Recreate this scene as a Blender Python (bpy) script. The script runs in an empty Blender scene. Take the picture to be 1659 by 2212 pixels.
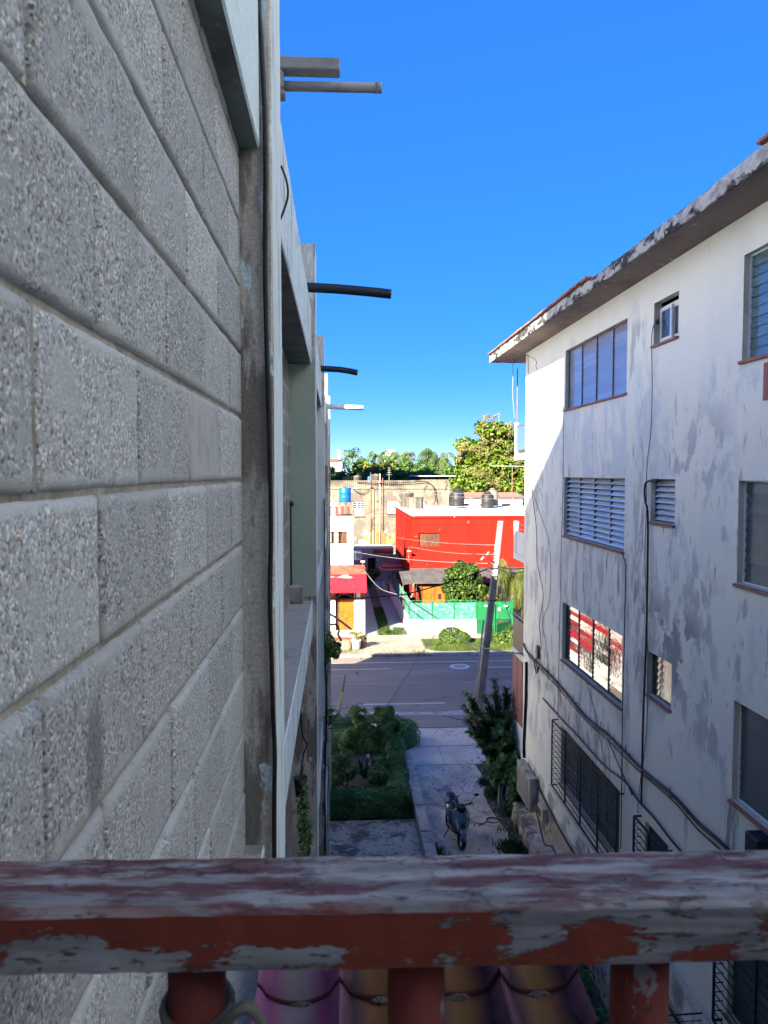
import bpy, math, random
import numpy as np
from mathutils import Vector, Matrix
R = math.radians
rng = np.random.default_rng(7); random.seed(7)
scene = bpy.context.scene
COL = scene.collection

# ------------------------------------------------------------------ camera
HC = 9.4                                     # lens height above the alley ground
cam = bpy.data.cameras.new('camera'); camo = bpy.data.objects.new('camera', cam); COL.objects.link(camo)
camo.location = (0, 0, HC)
camo.rotation_euler = (R(90 - 2.93), R(0.0), R(-3.458))
cam.sensor_fit = 'VERTICAL'; cam.sensor_height = 7.6; cam.lens = 7.6 * 1661 / 2212
cam.clip_start = 0.02; cam.clip_end = 6000
cam.dof.use_dof = True; cam.dof.focus_distance = 5.5; cam.dof.aperture_fstop = 2.6
scene.camera = camo

# ------------------------------------------------------------------ sky, sun, exposure
SUN = Vector((-1.0, -1.5, 0.9)).normalized()         # direction towards the sun
elev = math.asin(SUN.z); azim = math.atan2(SUN.x, SUN.y)
w = bpy.data.worlds.new('World'); scene.world = w; w.use_nodes = True
nt = w.node_tree; nt.nodes.clear()
sky = nt.nodes.new('ShaderNodeTexSky'); sky.sky_type = 'NISHITA'; sky.sun_disc = False
sky.sun_elevation = elev; sky.sun_rotation = azim
sky.altitude = 7000; sky.air_density = 1.0; sky.dust_density = 0.0; sky.ozone_density = 6.0
gm = nt.nodes.new('ShaderNodeGamma'); gm.inputs['Gamma'].default_value = 0.38
hs = nt.nodes.new('ShaderNodeHueSaturation'); hs.inputs['Saturation'].default_value = 1.95; hs.inputs['Hue'].default_value = 0.526
bg = nt.nodes.new('ShaderNodeBackground'); bg.inputs['Strength'].default_value = 0.09
wo = nt.nodes.new('ShaderNodeOutputWorld')
nt.links.new(sky.outputs[0], gm.inputs[0]); nt.links.new(gm.outputs[0], hs.inputs['Color']); nt.links.new(hs.outputs[0], bg.inputs[0]); nt.links.new(bg.outputs[0], wo.inputs[0])
sl = bpy.data.lights.new('sun', 'SUN'); sl.energy = 3.05; sl.angle = R(0.53); sl.color = (1.0, 0.88, 0.70)
so = bpy.data.objects.new('sun', sl); COL.objects.link(so)
so.rotation_euler = SUN.to_track_quat('Z', 'Y').to_euler()
scene.view_settings.view_transform = 'Standard'; scene.view_settings.look = 'None'
scene.view_settings.exposure = 3.22; scene.view_settings.gamma = 1.0
scene.cycles.max_bounces = 8

# ------------------------------------------------------------------ material helpers
def _mask(N, L, pos, scale, stretch, lo, hi, detail=6.0, rough=0.6):
    mp = N.new('ShaderNodeMapping'); mp.inputs['Scale'].default_value = stretch
    L.new(pos, mp.inputs[0])
    n = N.new('ShaderNodeTexNoise'); n.inputs['Scale'].default_value = scale; n.inputs['Detail'].default_value = detail
    n.inputs['Roughness'].default_value = rough
    L.new(mp.outputs[0], n.inputs['Vector'])
    r = N.new('ShaderNodeMapRange'); r.interpolation_type = 'SMOOTHSTEP'
    r.inputs['From Min'].default_value = lo; r.inputs['From Max'].default_value = hi
    L.new(n.outputs[0], r.inputs['Value'])
    return r.outputs[0]
def mixc(N, L, fac, a, b, blend='MIX'):
    m = N.new('ShaderNodeMix'); m.data_type = 'RGBA'; m.blend_type = blend
    for s, x in ((m.inputs['Factor'], fac), (m.inputs[6], a), (m.inputs[7], b)):
        if isinstance(x, (int, float)): s.default_value = x
        elif isinstance(x, tuple): s.default_value = (*x, 1) if len(x) == 3 else x
        else: L.new(x, s)
    return m.outputs[2]
def pmat(name, base, layers=(), rough=0.85, bump=0.0, bscale=40.0, bstretch=(1, 1, 1), metal=0.0, spec=0.3,
         objvar=0.0, fine=0.0, finescale=120.0, patches=(), coords='world', coat=0.0, cracks=None):
    """layers: (colour, scale, stretch, lo, hi[, zlo, zhi]) noise masks painted one over the other."""
    m = bpy.data.materials.new(name); m.use_nodes = True
    N, L = m.node_tree.nodes, m.node_tree.links
    b = N['Principled BSDF']
    if coords == 'world':
        g = N.new('ShaderNodeNewGeometry'); pos = g.outputs['Position']
    else:
        g = N.new('ShaderNodeTexCoord'); pos = g.outputs['Object']
    col = base
    sep = None
    for ly in layers:
        fac = _mask(N, L, pos, ly[1], ly[2], ly[3], ly[4])
        if len(ly) > 5:
            if sep is None:
                sep = N.new('ShaderNodeSeparateXYZ'); L.new(pos, sep.inputs[0])
            r = N.new('ShaderNodeMapRange'); r.interpolation_type = 'SMOOTHSTEP'
            r.inputs['From Min'].default_value = ly[5]; r.inputs['From Max'].default_value = ly[6]
            L.new(sep.outputs[2], r.inputs['Value'])
            mm = N.new('ShaderNodeMath'); mm.operation = 'MULTIPLY'; L.new(fac, mm.inputs[0]); L.new(r.outputs[0], mm.inputs[1]); fac = mm.outputs[0]
        col = mixc(N, L, fac, col, ly[0])
    def win(axis, lo, hi, soft):
        nonlocal sep
        if sep is None:
            sep = N.new('ShaderNodeSeparateXYZ'); L.new(pos, sep.inputs[0])
        out = None
        for e0, e1 in ((lo - soft, lo + soft), (hi + soft, hi - soft)):
            r = N.new('ShaderNodeMapRange'); r.interpolation_type = 'SMOOTHSTEP'; r.inputs['From Min'].default_value = e0; r.inputs['From Max'].default_value = e1
            L.new(sep.outputs[axis], r.inputs['Value'])
            if out is None: out = r.outputs[0]
            else:
                q = N.new('ShaderNodeMath'); q.operation = 'MULTIPLY'; L.new(out, q.inputs[0]); L.new(r.outputs[0], q.inputs[1]); out = q.outputs[0]
        return out
    if cracks:
        nd = N.new('ShaderNodeTexNoise'); nd.inputs['Scale'].default_value = 2.5; nd.inputs['Detail'].default_value = 6; L.new(pos, nd.inputs['Vector'])
        av = N.new('ShaderNodeVectorMath'); av.operation = 'MULTIPLY_ADD'; av.inputs[1].default_value = (.5, .5, .5); L.new(nd.outputs['Color'], av.inputs[0]); L.new(pos, av.inputs[2])
        vo = N.new('ShaderNodeTexVoronoi'); vo.feature = 'DISTANCE_TO_EDGE'; vo.inputs['Scale'].default_value = cracks[0]; L.new(av.outputs[0], vo.inputs['Vector'])
        r = N.new('ShaderNodeMapRange'); r.inputs['From Min'].default_value = cracks[1]; r.inputs['From Max'].default_value = cracks[1] * .35; L.new(vo.outputs['Distance'], r.inputs['Value'])
        q = N.new('ShaderNodeMath'); q.operation = 'MULTIPLY'; L.new(r.outputs[0], q.inputs[0]); L.new(_mask(N, L, pos, .7, ONE, .48, .58), q.inputs[1])
        col = mixc(N, L, q.outputs[0], col, cracks[2])
    for c_, y0, y1, z0, z1, soft, sc_, st_, lo, hi in patches:      # stains of limited extent (plane x = const)
        f_ = None
        for a_ in (win(1, y0, y1, soft), win(2, z0, z1, soft), _mask(N, L, pos, sc_, st_, lo, hi)):
            if f_ is None: f_ = a_
            else:
                q = N.new('ShaderNodeMath'); q.operation = 'MULTIPLY'; L.new(f_, q.inputs[0]); L.new(a_, q.inputs[1]); f_ = q.outputs[0]
        col = mixc(N, L, f_, col, c_)
    if fine > 0:
        n = N.new('ShaderNodeTexNoise'); n.inputs['Scale'].default_value = finescale; n.inputs['Detail'].default_value = 3
        L.new(pos, n.inputs['Vector'])
        r = N.new('ShaderNodeMapRange'); r.inputs['From Min'].default_value = .3; r.inputs['From Max'].default_value = .7
        r.inputs['To Min'].default_value = 1 - fine; r.inputs['To Max'].default_value = 1 + fine
        L.new(n.outputs[0], r.inputs['Value'])
        col = mixc(N, L, 1.0, col, r.outputs[0], 'MULTIPLY')
    if objvar > 0:
        oi = N.new('ShaderNodeObjectInfo'); r = N.new('ShaderNodeMapRange')
        r.inputs['To Min'].default_value = 1 - objvar; r.inputs['To Max'].default_value = 1 + objvar
        L.new(oi.outputs['Random'], r.inputs['Value'])
        col = mixc(N, L, 1.0, col, r.outputs[0], 'MULTIPLY')
    if isinstance(col, tuple): b.inputs['Base Color'].default_value = (*col, 1)
    else: L.new(col, b.inputs['Base Color'])
    b.inputs['Roughness'].default_value = rough; b.inputs['Metallic'].default_value = metal
    b.inputs['Specular IOR Level'].default_value = spec
    if coat: b.inputs['Coat Weight'].default_value = coat
    if bump > 0:
        mp = N.new('ShaderNodeMapping'); mp.inputs['Scale'].default_value = bstretch; L.new(pos, mp.inputs[0])
        n = N.new('ShaderNodeTexNoise'); n.inputs['Scale'].default_value = bscale; n.inputs['Detail'].default_value = 5
        L.new(mp.outputs[0], n.inputs['Vector'])
        bp = N.new('ShaderNodeBump'); bp.inputs['Strength'].default_value = bump; bp.inputs['Distance'].default_value = 0.6 / bscale
        L.new(n.outputs[0], bp.inputs['Height']); L.new(bp.outputs[0], b.inputs['Normal'])
    return m
def leafmat(name, cols, rough=0.55):
    m = bpy.data.materials.new(name); m.use_nodes = True
    N, L = m.node_tree.nodes, m.node_tree.links; b = N['Principled BSDF']
    g = N.new('ShaderNodeNewGeometry'); cr = N.new('ShaderNodeValToRGB')
    el = cr.color_ramp.elements
    for i, c in enumerate(cols):
        e = el[i] if i < 2 else el.new(1.0)
        e.position = i / max(1, len(cols) - 1); e.color = (*c, 1)
    L.new(g.outputs['Random Per Island'], cr.inputs[0])
    n = N.new('ShaderNodeTexNoise'); n.inputs['Scale'].default_value = 1.1; L.new(g.outputs['Position'], n.inputs['Vector'])
    r = N.new('ShaderNodeMapRange'); r.inputs['From Min'].default_value = .3; r.inputs['From Max'].default_value = .7
    r.inputs['To Min'].default_value = .62; r.inputs['To Max'].default_value = 1.35; L.new(n.outputs[0], r.inputs['Value'])
    c = mixc(N, L, 1.0, cr.outputs[0], r.outputs[0], 'MULTIPLY')
    L.new(c, b.inputs['Base Color']); b.inputs['Roughness'].default_value = rough; b.inputs['Specular IOR Level'].default_value = .35
    tr = N.new('ShaderNodeBsdfTranslucent'); L.new(c, tr.inputs[0])
    mx = N.new('ShaderNodeMixShader'); mx.inputs[0].default_value = .28
    out = N['Material Output']; L.new(b.outputs[0], mx.inputs[1]); L.new(tr.outputs[0], mx.inputs[2]); L.new(mx.outputs[0], out.inputs[0])
    return m
ONE = (1, 1, 1)
M = {}
def block_material():
    m = bpy.data.materials.new('aggregate_block'); m.use_nodes = True
    N, L = m.node_tree.nodes, m.node_tree.links; b = N['Principled BSDF']
    pos = N.new('ShaderNodeNewGeometry').outputs['Position']
    v = N.new('ShaderNodeTexVoronoi'); v.inputs['Scale'].default_value = 250; L.new(pos, v.inputs['Vector'])
    cr = N.new('ShaderNodeValToRGB'); e = cr.color_ramp.elements
    e[0].position = 0; e[0].color = (.085, .082, .08, 1); e[1].position = 1; e[1].color = (.70, .69, .66, 1)
    for p_, c_ in ((.10, (.155, .163, .17)), (.22, (.275, .286, .296)), (.70, (.365, .381, .395)), (.88, (.485, .503, .518))):
        x = e.new(p_); x.color = (*c_, 1)
    sp = N.new('ShaderNodeSeparateColor'); L.new(v.outputs['Color'], sp.inputs[0]); L.new(sp.outputs[0], cr.inputs[0])
    # a few rusty pebbles
    r = N.new('ShaderNodeMapRange'); r.inputs['From Min'].default_value = .972; r.inputs['From Max'].default_value = .98
    L.new(sp.outputs[1], r.inputs['Value'])
    col = mixc(N, L, r.outputs[0], cr.outputs[0], (.30, .17, .09))
    # cement skin hiding the pebbles in patches
    skin = _mask(N, L, pos, 9, (1, 1, 1), .50, .66)
    mu = N.new('ShaderNodeMath'); mu.operation = 'MULTIPLY'; mu.inputs[1].default_value = .75; L.new(skin, mu.inputs[0])
    col = mixc(N, L, mu.outputs[0], col, (.355, .371, .383))
    sz = N.new('ShaderNodeSeparateXYZ'); L.new(pos, sz.inputs[0])
    fz = N.new('ShaderNodeMath'); fz.operation = 'MULTIPLY_ADD'; fz.inputs[1].default_value = 5.0; fz.inputs[2].default_value = -46.8785 + .5; L.new(sz.outputs[2], fz.inputs[0])
    fr = N.new('ShaderNodeMath'); fr.operation = 'FRACT'; L.new(fz.outputs[0], fr.inputs[0])
    fc = N.new('ShaderNodeMath'); fc.operation = 'SUBTRACT'; fc.inputs[1].default_value = .5; L.new(fr.outputs[0], fc.inputs[0])
    fa = N.new('ShaderNodeMath'); fa.operation = 'ABSOLUTE'; L.new(fc.outputs[0], fa.inputs[0])
    fn = N.new('ShaderNodeTexNoise'); fn.inputs['Scale'].default_value = 11; fn.inputs['Detail'].default_value = 5; L.new(pos, fn.inputs['Vector'])
    fs_ = N.new('ShaderNodeMath'); fs_.operation = 'MULTIPLY_ADD'; fs_.inputs[1].default_value = -.55; L.new(fn.outputs[0], fs_.inputs[0]); L.new(fa.outputs[0], fs_.inputs[2])
    fm = N.new('ShaderNodeMapRange'); fm.interpolation_type = 'SMOOTHSTEP'; fm.inputs['From Min'].default_value = -.14; fm.inputs['From Max'].default_value = -.23; fm.inputs['To Max'].default_value = .85; L.new(fs_.outputs[0], fm.inputs['Value'])
    col = mixc(N, L, fm.outputs[0], col, (.385, .40, .412))
    pit = _mask(N, L, pos, 130, ONE, .63, .73)
    col = mixc(N, L, pit, col, (.13, .125, .12))
    damp = _mask(N, L, pos, 2.2, (1, 1, .5), .60, .74)
    mu2 = N.new('ShaderNodeMath'); mu2.operation = 'MULTIPLY'; mu2.inputs[1].default_value = .35; L.new(damp, mu2.inputs[0])
    col = mixc(N, L, mu2.outputs[0], col, (.20, .20, .20))
    dv = N.new('ShaderNodeVectorMath'); dv.operation = 'SUBTRACT'; dv.inputs[1].default_value = (-.3, .952, 9.05); L.new(pos, dv.inputs[0])
    dm = N.new('ShaderNodeVectorMath'); dm.operation = 'MULTIPLY'; dm.inputs[1].default_value = (0, 30, 15); L.new(dv.outputs[0], dm.inputs[0])
    dl = N.new('ShaderNodeVectorMath'); dl.operation = 'LENGTH'; L.new(dm.outputs[0], dl.inputs[0])
    nz = N.new('ShaderNodeTexNoise'); nz.inputs['Scale'].default_value = 45; nz.inputs['Detail'].default_value = 6; L.new(pos, nz.inputs['Vector'])
    da = N.new('ShaderNodeMath'); da.operation = 'ADD'; L.new(dl.outputs['Value'], da.inputs[0]); L.new(nz.outputs[0], da.inputs[1])
    ds = N.new('ShaderNodeMapRange'); ds.inputs['From Min'].default_value = 1.75; ds.inputs['From Max'].default_value = 1.30; ds.inputs['To Max'].default_value = .62; L.new(da.outputs[0], ds.inputs['Value'])
    col = mixc(N, L, ds.outputs[0], col, (.10, .11, .11))
    oi = N.new('ShaderNodeObjectInfo'); rr = N.new('ShaderNodeMapRange'); rr.inputs['To Min'].default_value = .86; rr.inputs['To Max'].default_value = 1.10
    L.new(oi.outputs['Random'], rr.inputs['Value']); col = mixc(N, L, 1.0, col, rr.outputs[0], 'MULTIPLY')
    L.new(col, b.inputs['Base Color']); b.inputs['Roughness'].default_value = .9; b.inputs['Specular IOR Level'].default_value = .25
    bp = N.new('ShaderNodeBump'); bp.inputs['Strength'].default_value = .35; bp.inputs['Distance'].default_value = .002
    L.new(v.outputs['Distance'], bp.inputs['Height']); bp.invert = True
    b2 = N.new('ShaderNodeBump'); b2.inputs['Strength'].default_value = .5; b2.inputs['Distance'].default_value = .012
    n = N.new('ShaderNodeTexNoise'); n.inputs['Scale'].default_value = 14; n.inputs['Detail'].default_value = 6; L.new(pos, n.inputs['Vector'])
    L.new(n.outputs[0], b2.inputs['Height']); L.new(bp.outputs[0], b2.inputs['Normal']); L.new(b2.outputs[0], b.inputs['Normal'])
    return m
M['block'] = block_material()
M['plainblock'] = pmat('smooth_block', (.36, .36, .37), [((.28, .28, .29), 14, ONE, .45, .7)], fine=.15, finescale=150, bump=.3, bscale=90)
M['mortar'] = pmat('mortar', (.27, .255, .23), [((.17, .16, .14), 6, ONE, .45, .65), ((.36, .34, .31), 22, ONE, .5, .7)], bump=.5, bscale=70, fine=.15)
M['pillar'] = pmat('weathered_pillar', (.44, .405, .35), [((.54, .50, .44), 7, (1, 1, .35), .45, .62), ((.19, .17, .145), 7, (1, 1, .20), .50, .58), ((.50, .62, .62), 10, (1, 1, .45), .59, .63), ((.15, .14, .13), 24, (1, 1, .3), .58, .7)], bump=.5, bscale=45, bstretch=(1, 1, .5), fine=.2, finescale=90)
M['bluepaint'] = pmat('pale_blue_paint', (.56, .66, .70), [((.34, .37, .37), 6, (1, .25, 1), .52, .7), ((.26, .255, .24), 9, (1, .8, .16), .55, .66), ((.64, .73, .77), 18, (1, .3, 1), .55, .7)], bump=.25, bscale=30, fine=.1)
M['pilside'] = pmat('flaked_blue_side', (.58, .66, .70), [((.36, .37, .37), 11, (1, 1, .14), .54, .64), ((.68, .74, .78), 30, (1, 1, .2), .55, .68)], bump=.3, bscale=60, bstretch=(1, 1, .2), fine=.12)
M['greenpaint'] = pmat('pale_green_paint', (.40, .47, .37), [((.35, .42, .34), 3, (1, 1, .4), .45, .7), ((.30, .38, .36), 8, ONE, .66, .75)], bump=.12, bscale=50, fine=.04)
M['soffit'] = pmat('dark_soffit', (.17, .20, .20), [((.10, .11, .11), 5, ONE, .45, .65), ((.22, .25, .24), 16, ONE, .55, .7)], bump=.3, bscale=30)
M['screen'] = pmat('screen_concrete', (.36, .34, .31), [((.20, .19, .175), 8, (1, 1, .4), .45, .65)], bump=.5, bscale=60, fine=.2)
M['conc'] = pmat('grey_concrete', (.32, .32, .31), [((.20, .20, .19), 4, ONE, .5, .7), ((.42, .42, .41), 11, ONE, .55, .7)], bump=.4, bscale=40, fine=.15)
M['rightwall'] = None
def right_wall_material():
    dk, md, bl = (.31, .325, .315), (.50, .52, .505), (.64, .69, .68)
    ptc = [(bl, 6, 20, 8.9, 11.2, .5, 1.3, (1, 1, .7), .50, .58), (bl, 12.5, 17.5, 9.5, 10.8, .35, 2.4, (1, 1, .5), .46, .56),
           (md, 5, 20.6, 5.2, 10.6, .5, 2.6, (1, 1, .42), .57, .64), (dk, 5, 20.6, 5.0, 9.8, .6, 6.5, (1, 1.2, .28), .625, .69),
           (md, 9.8, 12.2, 9.0, 10.2, .5, 1.9, (1, 1, .8), .52, .56), (md, 17.2, 20.6, 2.6, 9.8, .5, 2.6, (1, 1, .40), .51, .60),
           (md, 12.6, 17.4, 6.5, 7.9, .15, 3.0, (1, 1, .30), .48, .60), (dk, 13.0, 17.3, 6.6, 7.95, .2, 5.0, (1, 1, .16), .56, .66),
           (md, 12.6, 13.3, 4.5, 12, .15, 3.0, (1, 1, .35), .50, .60), (dk, 12.3, 13.3, 5.8, 8.8, .25, 4.0, (1, 1, .30), .56, .64),
           (dk, 10.4, 12.7, 5.9, 7.4, .35, 1.5, (1, 1, .9), .505, .545), (md, 10.0, 12.7, 5.6, 7.9, .4, 3.2, (1, 1, .6), .50, .58),
           (md, 13.0, 17.6, 3.7, 5.1, .2, 4.0, (1, 1, .28), .52, .60), (dk, 13.0, 18.5, 3.65, 4.5, .2, 5.5, (1, 1, .35), .53, .64),
           (md, 8.8, 11, 3.0, 5.6, .3, 5.0, (1, 1, .25), .60, .65), (dk, 9.3, 9.9, 3.2, 5.15, .1, 6, (1, 1, .14), .48, .6), (dk, 17.0, 20.0, 4.0, 4.75, .2, 3.0, (1, 1, .8), .47, .6),
           (dk, 5, 20.5, 1.2, 1.75, .12, 2.0, (1, 1, .8), .45, .6)]
    m = pmat('stained_plaster', (.82, .825, .735), [
        ((.76, .775, .70), .8, (1, 1, .6), .42, .66),
        ((.69, .715, .68), 1.3, (1, 1, .65), .58, .66),
    ], bump=.22, bscale=26, fine=.05, finescale=40, rough=.8, patches=ptc)
    return m
M['rightwall'] = right_wall_material()
M['reveal'] = pmat('cream_reveal', (.56, .53, .43), [((.40, .38, .32), 6, (1, 1, .5), .5, .7)], bump=.2, bscale=40)
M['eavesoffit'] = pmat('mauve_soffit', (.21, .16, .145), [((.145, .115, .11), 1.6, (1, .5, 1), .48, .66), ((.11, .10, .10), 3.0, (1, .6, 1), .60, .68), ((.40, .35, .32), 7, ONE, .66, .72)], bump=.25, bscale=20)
M['fascia'] = pmat('mouldy_fascia', (.46, .45, .42), [((.30, .30, .29), 5, ONE, .45, .6), ((.035, .035, .035), 2.6, (1, .6, 1.4), .47, .54), ((.55, .53, .48), 12, ONE, .58, .68)], bump=.9, bscale=14, fine=.2)
M['terracotta'] = pmat('terracotta', (.36, .15, .10), [((.24, .12, .09), 6, ONE, .45, .65), ((.14, .12, .10), 9, ONE, .58, .68), ((.44, .30, .22), 15, ONE, .62, .7)], bump=.4, bscale=30, objvar=.18)
M['sill'] = pmat('red_sill', (.33, .145, .11), [((.22, .12, .10), 9, ONE, .45, .65), ((.36, .33, .30), 7, ONE, .60, .68)], bump=.3, bscale=40)
def glassmat(name, base, metal, rough, objvar=.12):
    return pmat(name, base, [], rough=rough, metal=metal, spec=1.0, objvar=objvar, bump=.03, bscale=9)
M['glass_dark'] = glassmat('louvre_glass', (.16, .19, .21), .55, .06)
M['glass_teal'] = glassmat('teal_glass', (.20, .30, .31), .5, .08)
M['glass_sky'] = pmat('sky_tinted_slat', (.66, .74, .80), [], rough=.22, metal=.15, spec=.8, objvar=.05)  # sky reflection put into the slat colour
M['glass_mirror'] = glassmat('mirror_glass', (.15, .15, .155), .8, .05)
M['glass_smoke'] = glassmat('smoke_glass', (.085, .105, .11), .25, .18)
M['glass_skytint'] = glassmat('sky_tinted_glass', (.38, .40, .45), .35, .14)  # reflected sky colour painted into the glass base
M['alu'] = pmat('grey_frame', (.13, .13, .14), rough=.5, metal=.3)
M['whiteframe'] = pmat('white_frame', (.75, .76, .77), rough=.4)
M['blackmetal'] = pmat('black_metal', (.015, .016, .018), rough=.5, spec=.4)
M['cable'] = pmat('black_cable', (.012, .012, .014), rough=.55)
M['greycable'] = pmat('grey_cable', (.16, .17, .17), rough=.6)
M['palecable'] = pmat('pale_cable', (.26, .26, .25), rough=.6)
M['rust'] = pmat('rusty_iron', (.20, .09, .055), [((.30, .15, .08), 15, ONE, .5, .65)], rough=.8)
M['asphalt'] = pmat('asphalt', (.205, .18, .148), [((.25, .225, .185), .35, (.25, 1, 1), .45, .65), ((.165, .148, .125), .9, (.12, 1, 1), .5, .7), ((.13, .13, .13), 6, ONE, .66, .74)], bump=.3, bscale=120, fine=.2, finescale=60, cracks=(.16, .006, (.05, .05, .05)))
M['roadpaint'] = pmat('road_paint', (.55, .55, .53), [((.25, .25, .25), 7, (.5, 1, 1), .55, .68)], rough=.7)
M['yellowpaintline'] = pmat('worn_centre_line', (.34, .32, .24), [((.15, .15, .15), 4, (.5, 1, 1), .45, .62)], rough=.8)
M['drive'] = pmat('stained_concrete', (.50, .445, .36), [((.36, .325, .27), .9, ONE, .46, .60), ((.18, .18, .175), 1.5, (1, .7, 1), .55, .66), ((.52, .51, .49), 1.9, (1, .5, 1), .57, .66), ((.58, .57, .55), 7.5, ONE, .63, .68), ((.09, .095, .08), 5, ONE, .62, .70)], bump=.45, bscale=18, fine=.2, finescale=35, cracks=(.55, .012, (.05, .05, .045)))
M['patio'] = pmat('mossy_concrete', (.42, .385, .33), [((.12, .122, .115), 1.3, ONE, .45, .58), ((.50, .49, .48), 2.6, (.6, 1, 1), .55, .64), ((.10, .10, .09), 7, ONE, .55, .65)], bump=.5, bscale=18, fine=.2, finescale=35)
M['walk'] = pmat('sidewalk_concrete', (.52, .475, .40), [((.41, .375, .32), 1.1, ONE, .48, .64), ((.45, .44, .43), 3, ONE, .58, .68), ((.16, .16, .155), 6, ONE, .63, .7)], bump=.35, bscale=20, fine=.15, finescale=35, objvar=.06, cracks=(.6, .010, (.08, .08, .075)))
M['farwalk'] = pmat('far_concrete', (.30, .25, .20), [((.24, .20, .16), .8, ONE, .45, .62), ((.18, .16, .135), 2.4, ONE, .6, .7)], bump=.3, bscale=14, fine=.12, finescale=25)
M['kerb'] = pmat('kerb_concrete', (.36, .35, .33), [((.20, .20, .19), 3, ONE, .5, .65)], bump=.4, bscale=30, fine=.15)
M['earth'] = pmat('earth', (.10, .085, .065), [((.06, .075, .035), .7, ONE, .45, .6), ((.16, .145, .12), 3, ONE, .58, .68)], bump=.6, bscale=12, fine=.3, finescale=30)
M['bedsoil'] = pmat('bed_soil', (.035, .032, .024), [((.03, .045, .018), 2, ONE, .45, .6), ((.10, .085, .05), 14, ONE, .66, .72)], bump=.6, bscale=20)
def railmat():
    m = bpy.data.materials.new('peeling_rail_paint'); m.use_nodes = True
    N, L = m.node_tree.nodes, m.node_tree.links; b = N['Principled BSDF']
    pos = N.new('ShaderNodeTexCoord').outputs['Object']
    geo = N.new('ShaderNodeNewGeometry'); sep = N.new('ShaderNodeSeparateXYZ'); L.new(geo.outputs['Normal'], sep.inputs[0])
    up = N.new('ShaderNodeMapRange'); up.inputs['From Min'].default_value = .4; up.inputs['From Max'].default_value = .8; L.new(sep.outputs[2], up.inputs['Value'])
    # weathered grey wood with grain along x
    grain = _mask(N, L, pos, 60, (.10, 1, 1), .35, .65)
    wood = mixc(N, L, grain, (.13, .133, .145), (.28, .285, .31))
    pits = _mask(N, L, pos, 130, (.25, 1, 1), .56, .66); wood = mixc(N, L, pits, wood, (.05, .05, .053))
    front = _mask(N, L, pos, 9.5, (.55, 1, 1.6), .475, .485, detail=12, rough=.72)     # big flakes on the front
    top = _mask(N, L, pos, 48, (.20, 1, 1), .47, .58, detail=12, rough=.70)       # worn streaks on the top
    red = mixc(N, L, _mask(N, L, pos, 30, ONE, .4, .7), (.19, .038, .022), (.145, .030, .019))
    redt = mixc(N, L, grain, (.075, .028, .038), (.13, .065, .078))
    cf = mixc(N, L, front, wood, red); ct = mixc(N, L, top, wood, redt)
    L.new(mixc(N, L, up.outputs[0], cf, ct), b.inputs['Base Color'])
    b.inputs['Roughness'].default_value = .75; b.inputs['Specular IOR Level'].default_value = .3
    bp = N.new('ShaderNodeBump'); bp.inputs['Strength'].default_value = .9; bp.inputs['Distance'].default_value = .002
    L.new(front, bp.inputs['Height'])
    b2 = N.new('ShaderNodeBump'); b2.inputs['Strength'].default_value = .5; b2.inputs['Distance'].default_value = .001
    L.new(grain, b2.inputs['Height']); L.new(bp.outputs[0], b2.inputs['Normal']); L.new(b2.outputs[0], b.inputs['Normal'])
    return m
M['rail'] = railmat()
M['balred'] = pmat('red_baluster_paint', (.19, .036, .03), [((.14, .028, .025), 12, (1, 1, .5), .45, .65), ((.20, .20, .21), 13, (1, 1, .8), .615, .63), ((.06, .03, .03), 30, ONE, .62, .7)], bump=.4, bscale=60, rough=.7)
M['bedmortar'] = pmat('dirty_mortar', (.10, .095, .09), [((.03, .03, .03), 160, ONE, .5, .6), ((.2, .19, .18), 120, ONE, .6, .68)], bump=.6, bscale=180)
M['rope'] = pmat('rope', (.15, .14, .13), bump=.5, bscale=200)
def tilemat(name, edge, mid, inner):
    m = bpy.data.materials.new(name); m.use_nodes = True
    N, L = m.node_tree.nodes, m.node_tree.links; b = N['Principled BSDF']
    pos = N.new('ShaderNodeTexCoord').outputs['Object']; sep = N.new('ShaderNodeSeparateXYZ'); L.new(pos, sep.inputs[0])
    n = N.new('ShaderNodeTexNoise'); n.inputs['Scale'].default_value = 16; n.inputs['Detail'].default_value = 5; L.new(pos, n.inputs['Vector'])
    a = N.new('ShaderNodeMath'); a.operation = 'ABSOLUTE'; L.new(sep.outputs[0], a.inputs[0])
    ad = N.new('ShaderNodeMath'); ad.operation = 'MULTIPLY_ADD'; ad.inputs[1].default_value = .035; L.new(n.outputs[0], ad.inputs[0]); L.new(a.outputs[0], ad.inputs[2])
    r = N.new('ShaderNodeMapRange'); r.inputs['From Min'].default_value = .030; r.inputs['From Max'].default_value = .062; L.new(ad.outputs[0], r.inputs['Value'])
    c = mixc(N, L, r.outputs[0], inner, mid)
    r2 = N.new('ShaderNodeMapRange'); r2.inputs['From Min'].default_value = .062; r2.inputs['From Max'].default_value = .082; L.new(ad.outputs[0], r2.inputs['Value'])
    c = mixc(N, L, r2.outputs[0], c, edge)
    spk = _mask(N, L, pos, 120, ONE, .66, .72); c = mixc(N, L, spk, c, (.03, .03, .03))
    L.new(c, b.inputs['Base Color']); b.inputs['Roughness'].default_value = .55; b.inputs['Specular IOR Level'].default_value = .2
    bq = N.new('ShaderNodeBump'); bq.inputs['Strength'].default_value = .4; bq.inputs['Distance'].default_value = .002; L.new(n.outputs[0], bq.inputs['Height']); L.new(bq.outputs[0], b.inputs['Normal'])
    return m
M['tile_mauve'] = tilemat('mauve_glaze', (.20, .085, .175), (.13, .026, .105), (.12, .105, .125))
M['tile_brown'] = tilemat('brown_glaze', (.15, .07, .11), (.016, .006, .022), (.11, .048, .012))
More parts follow.
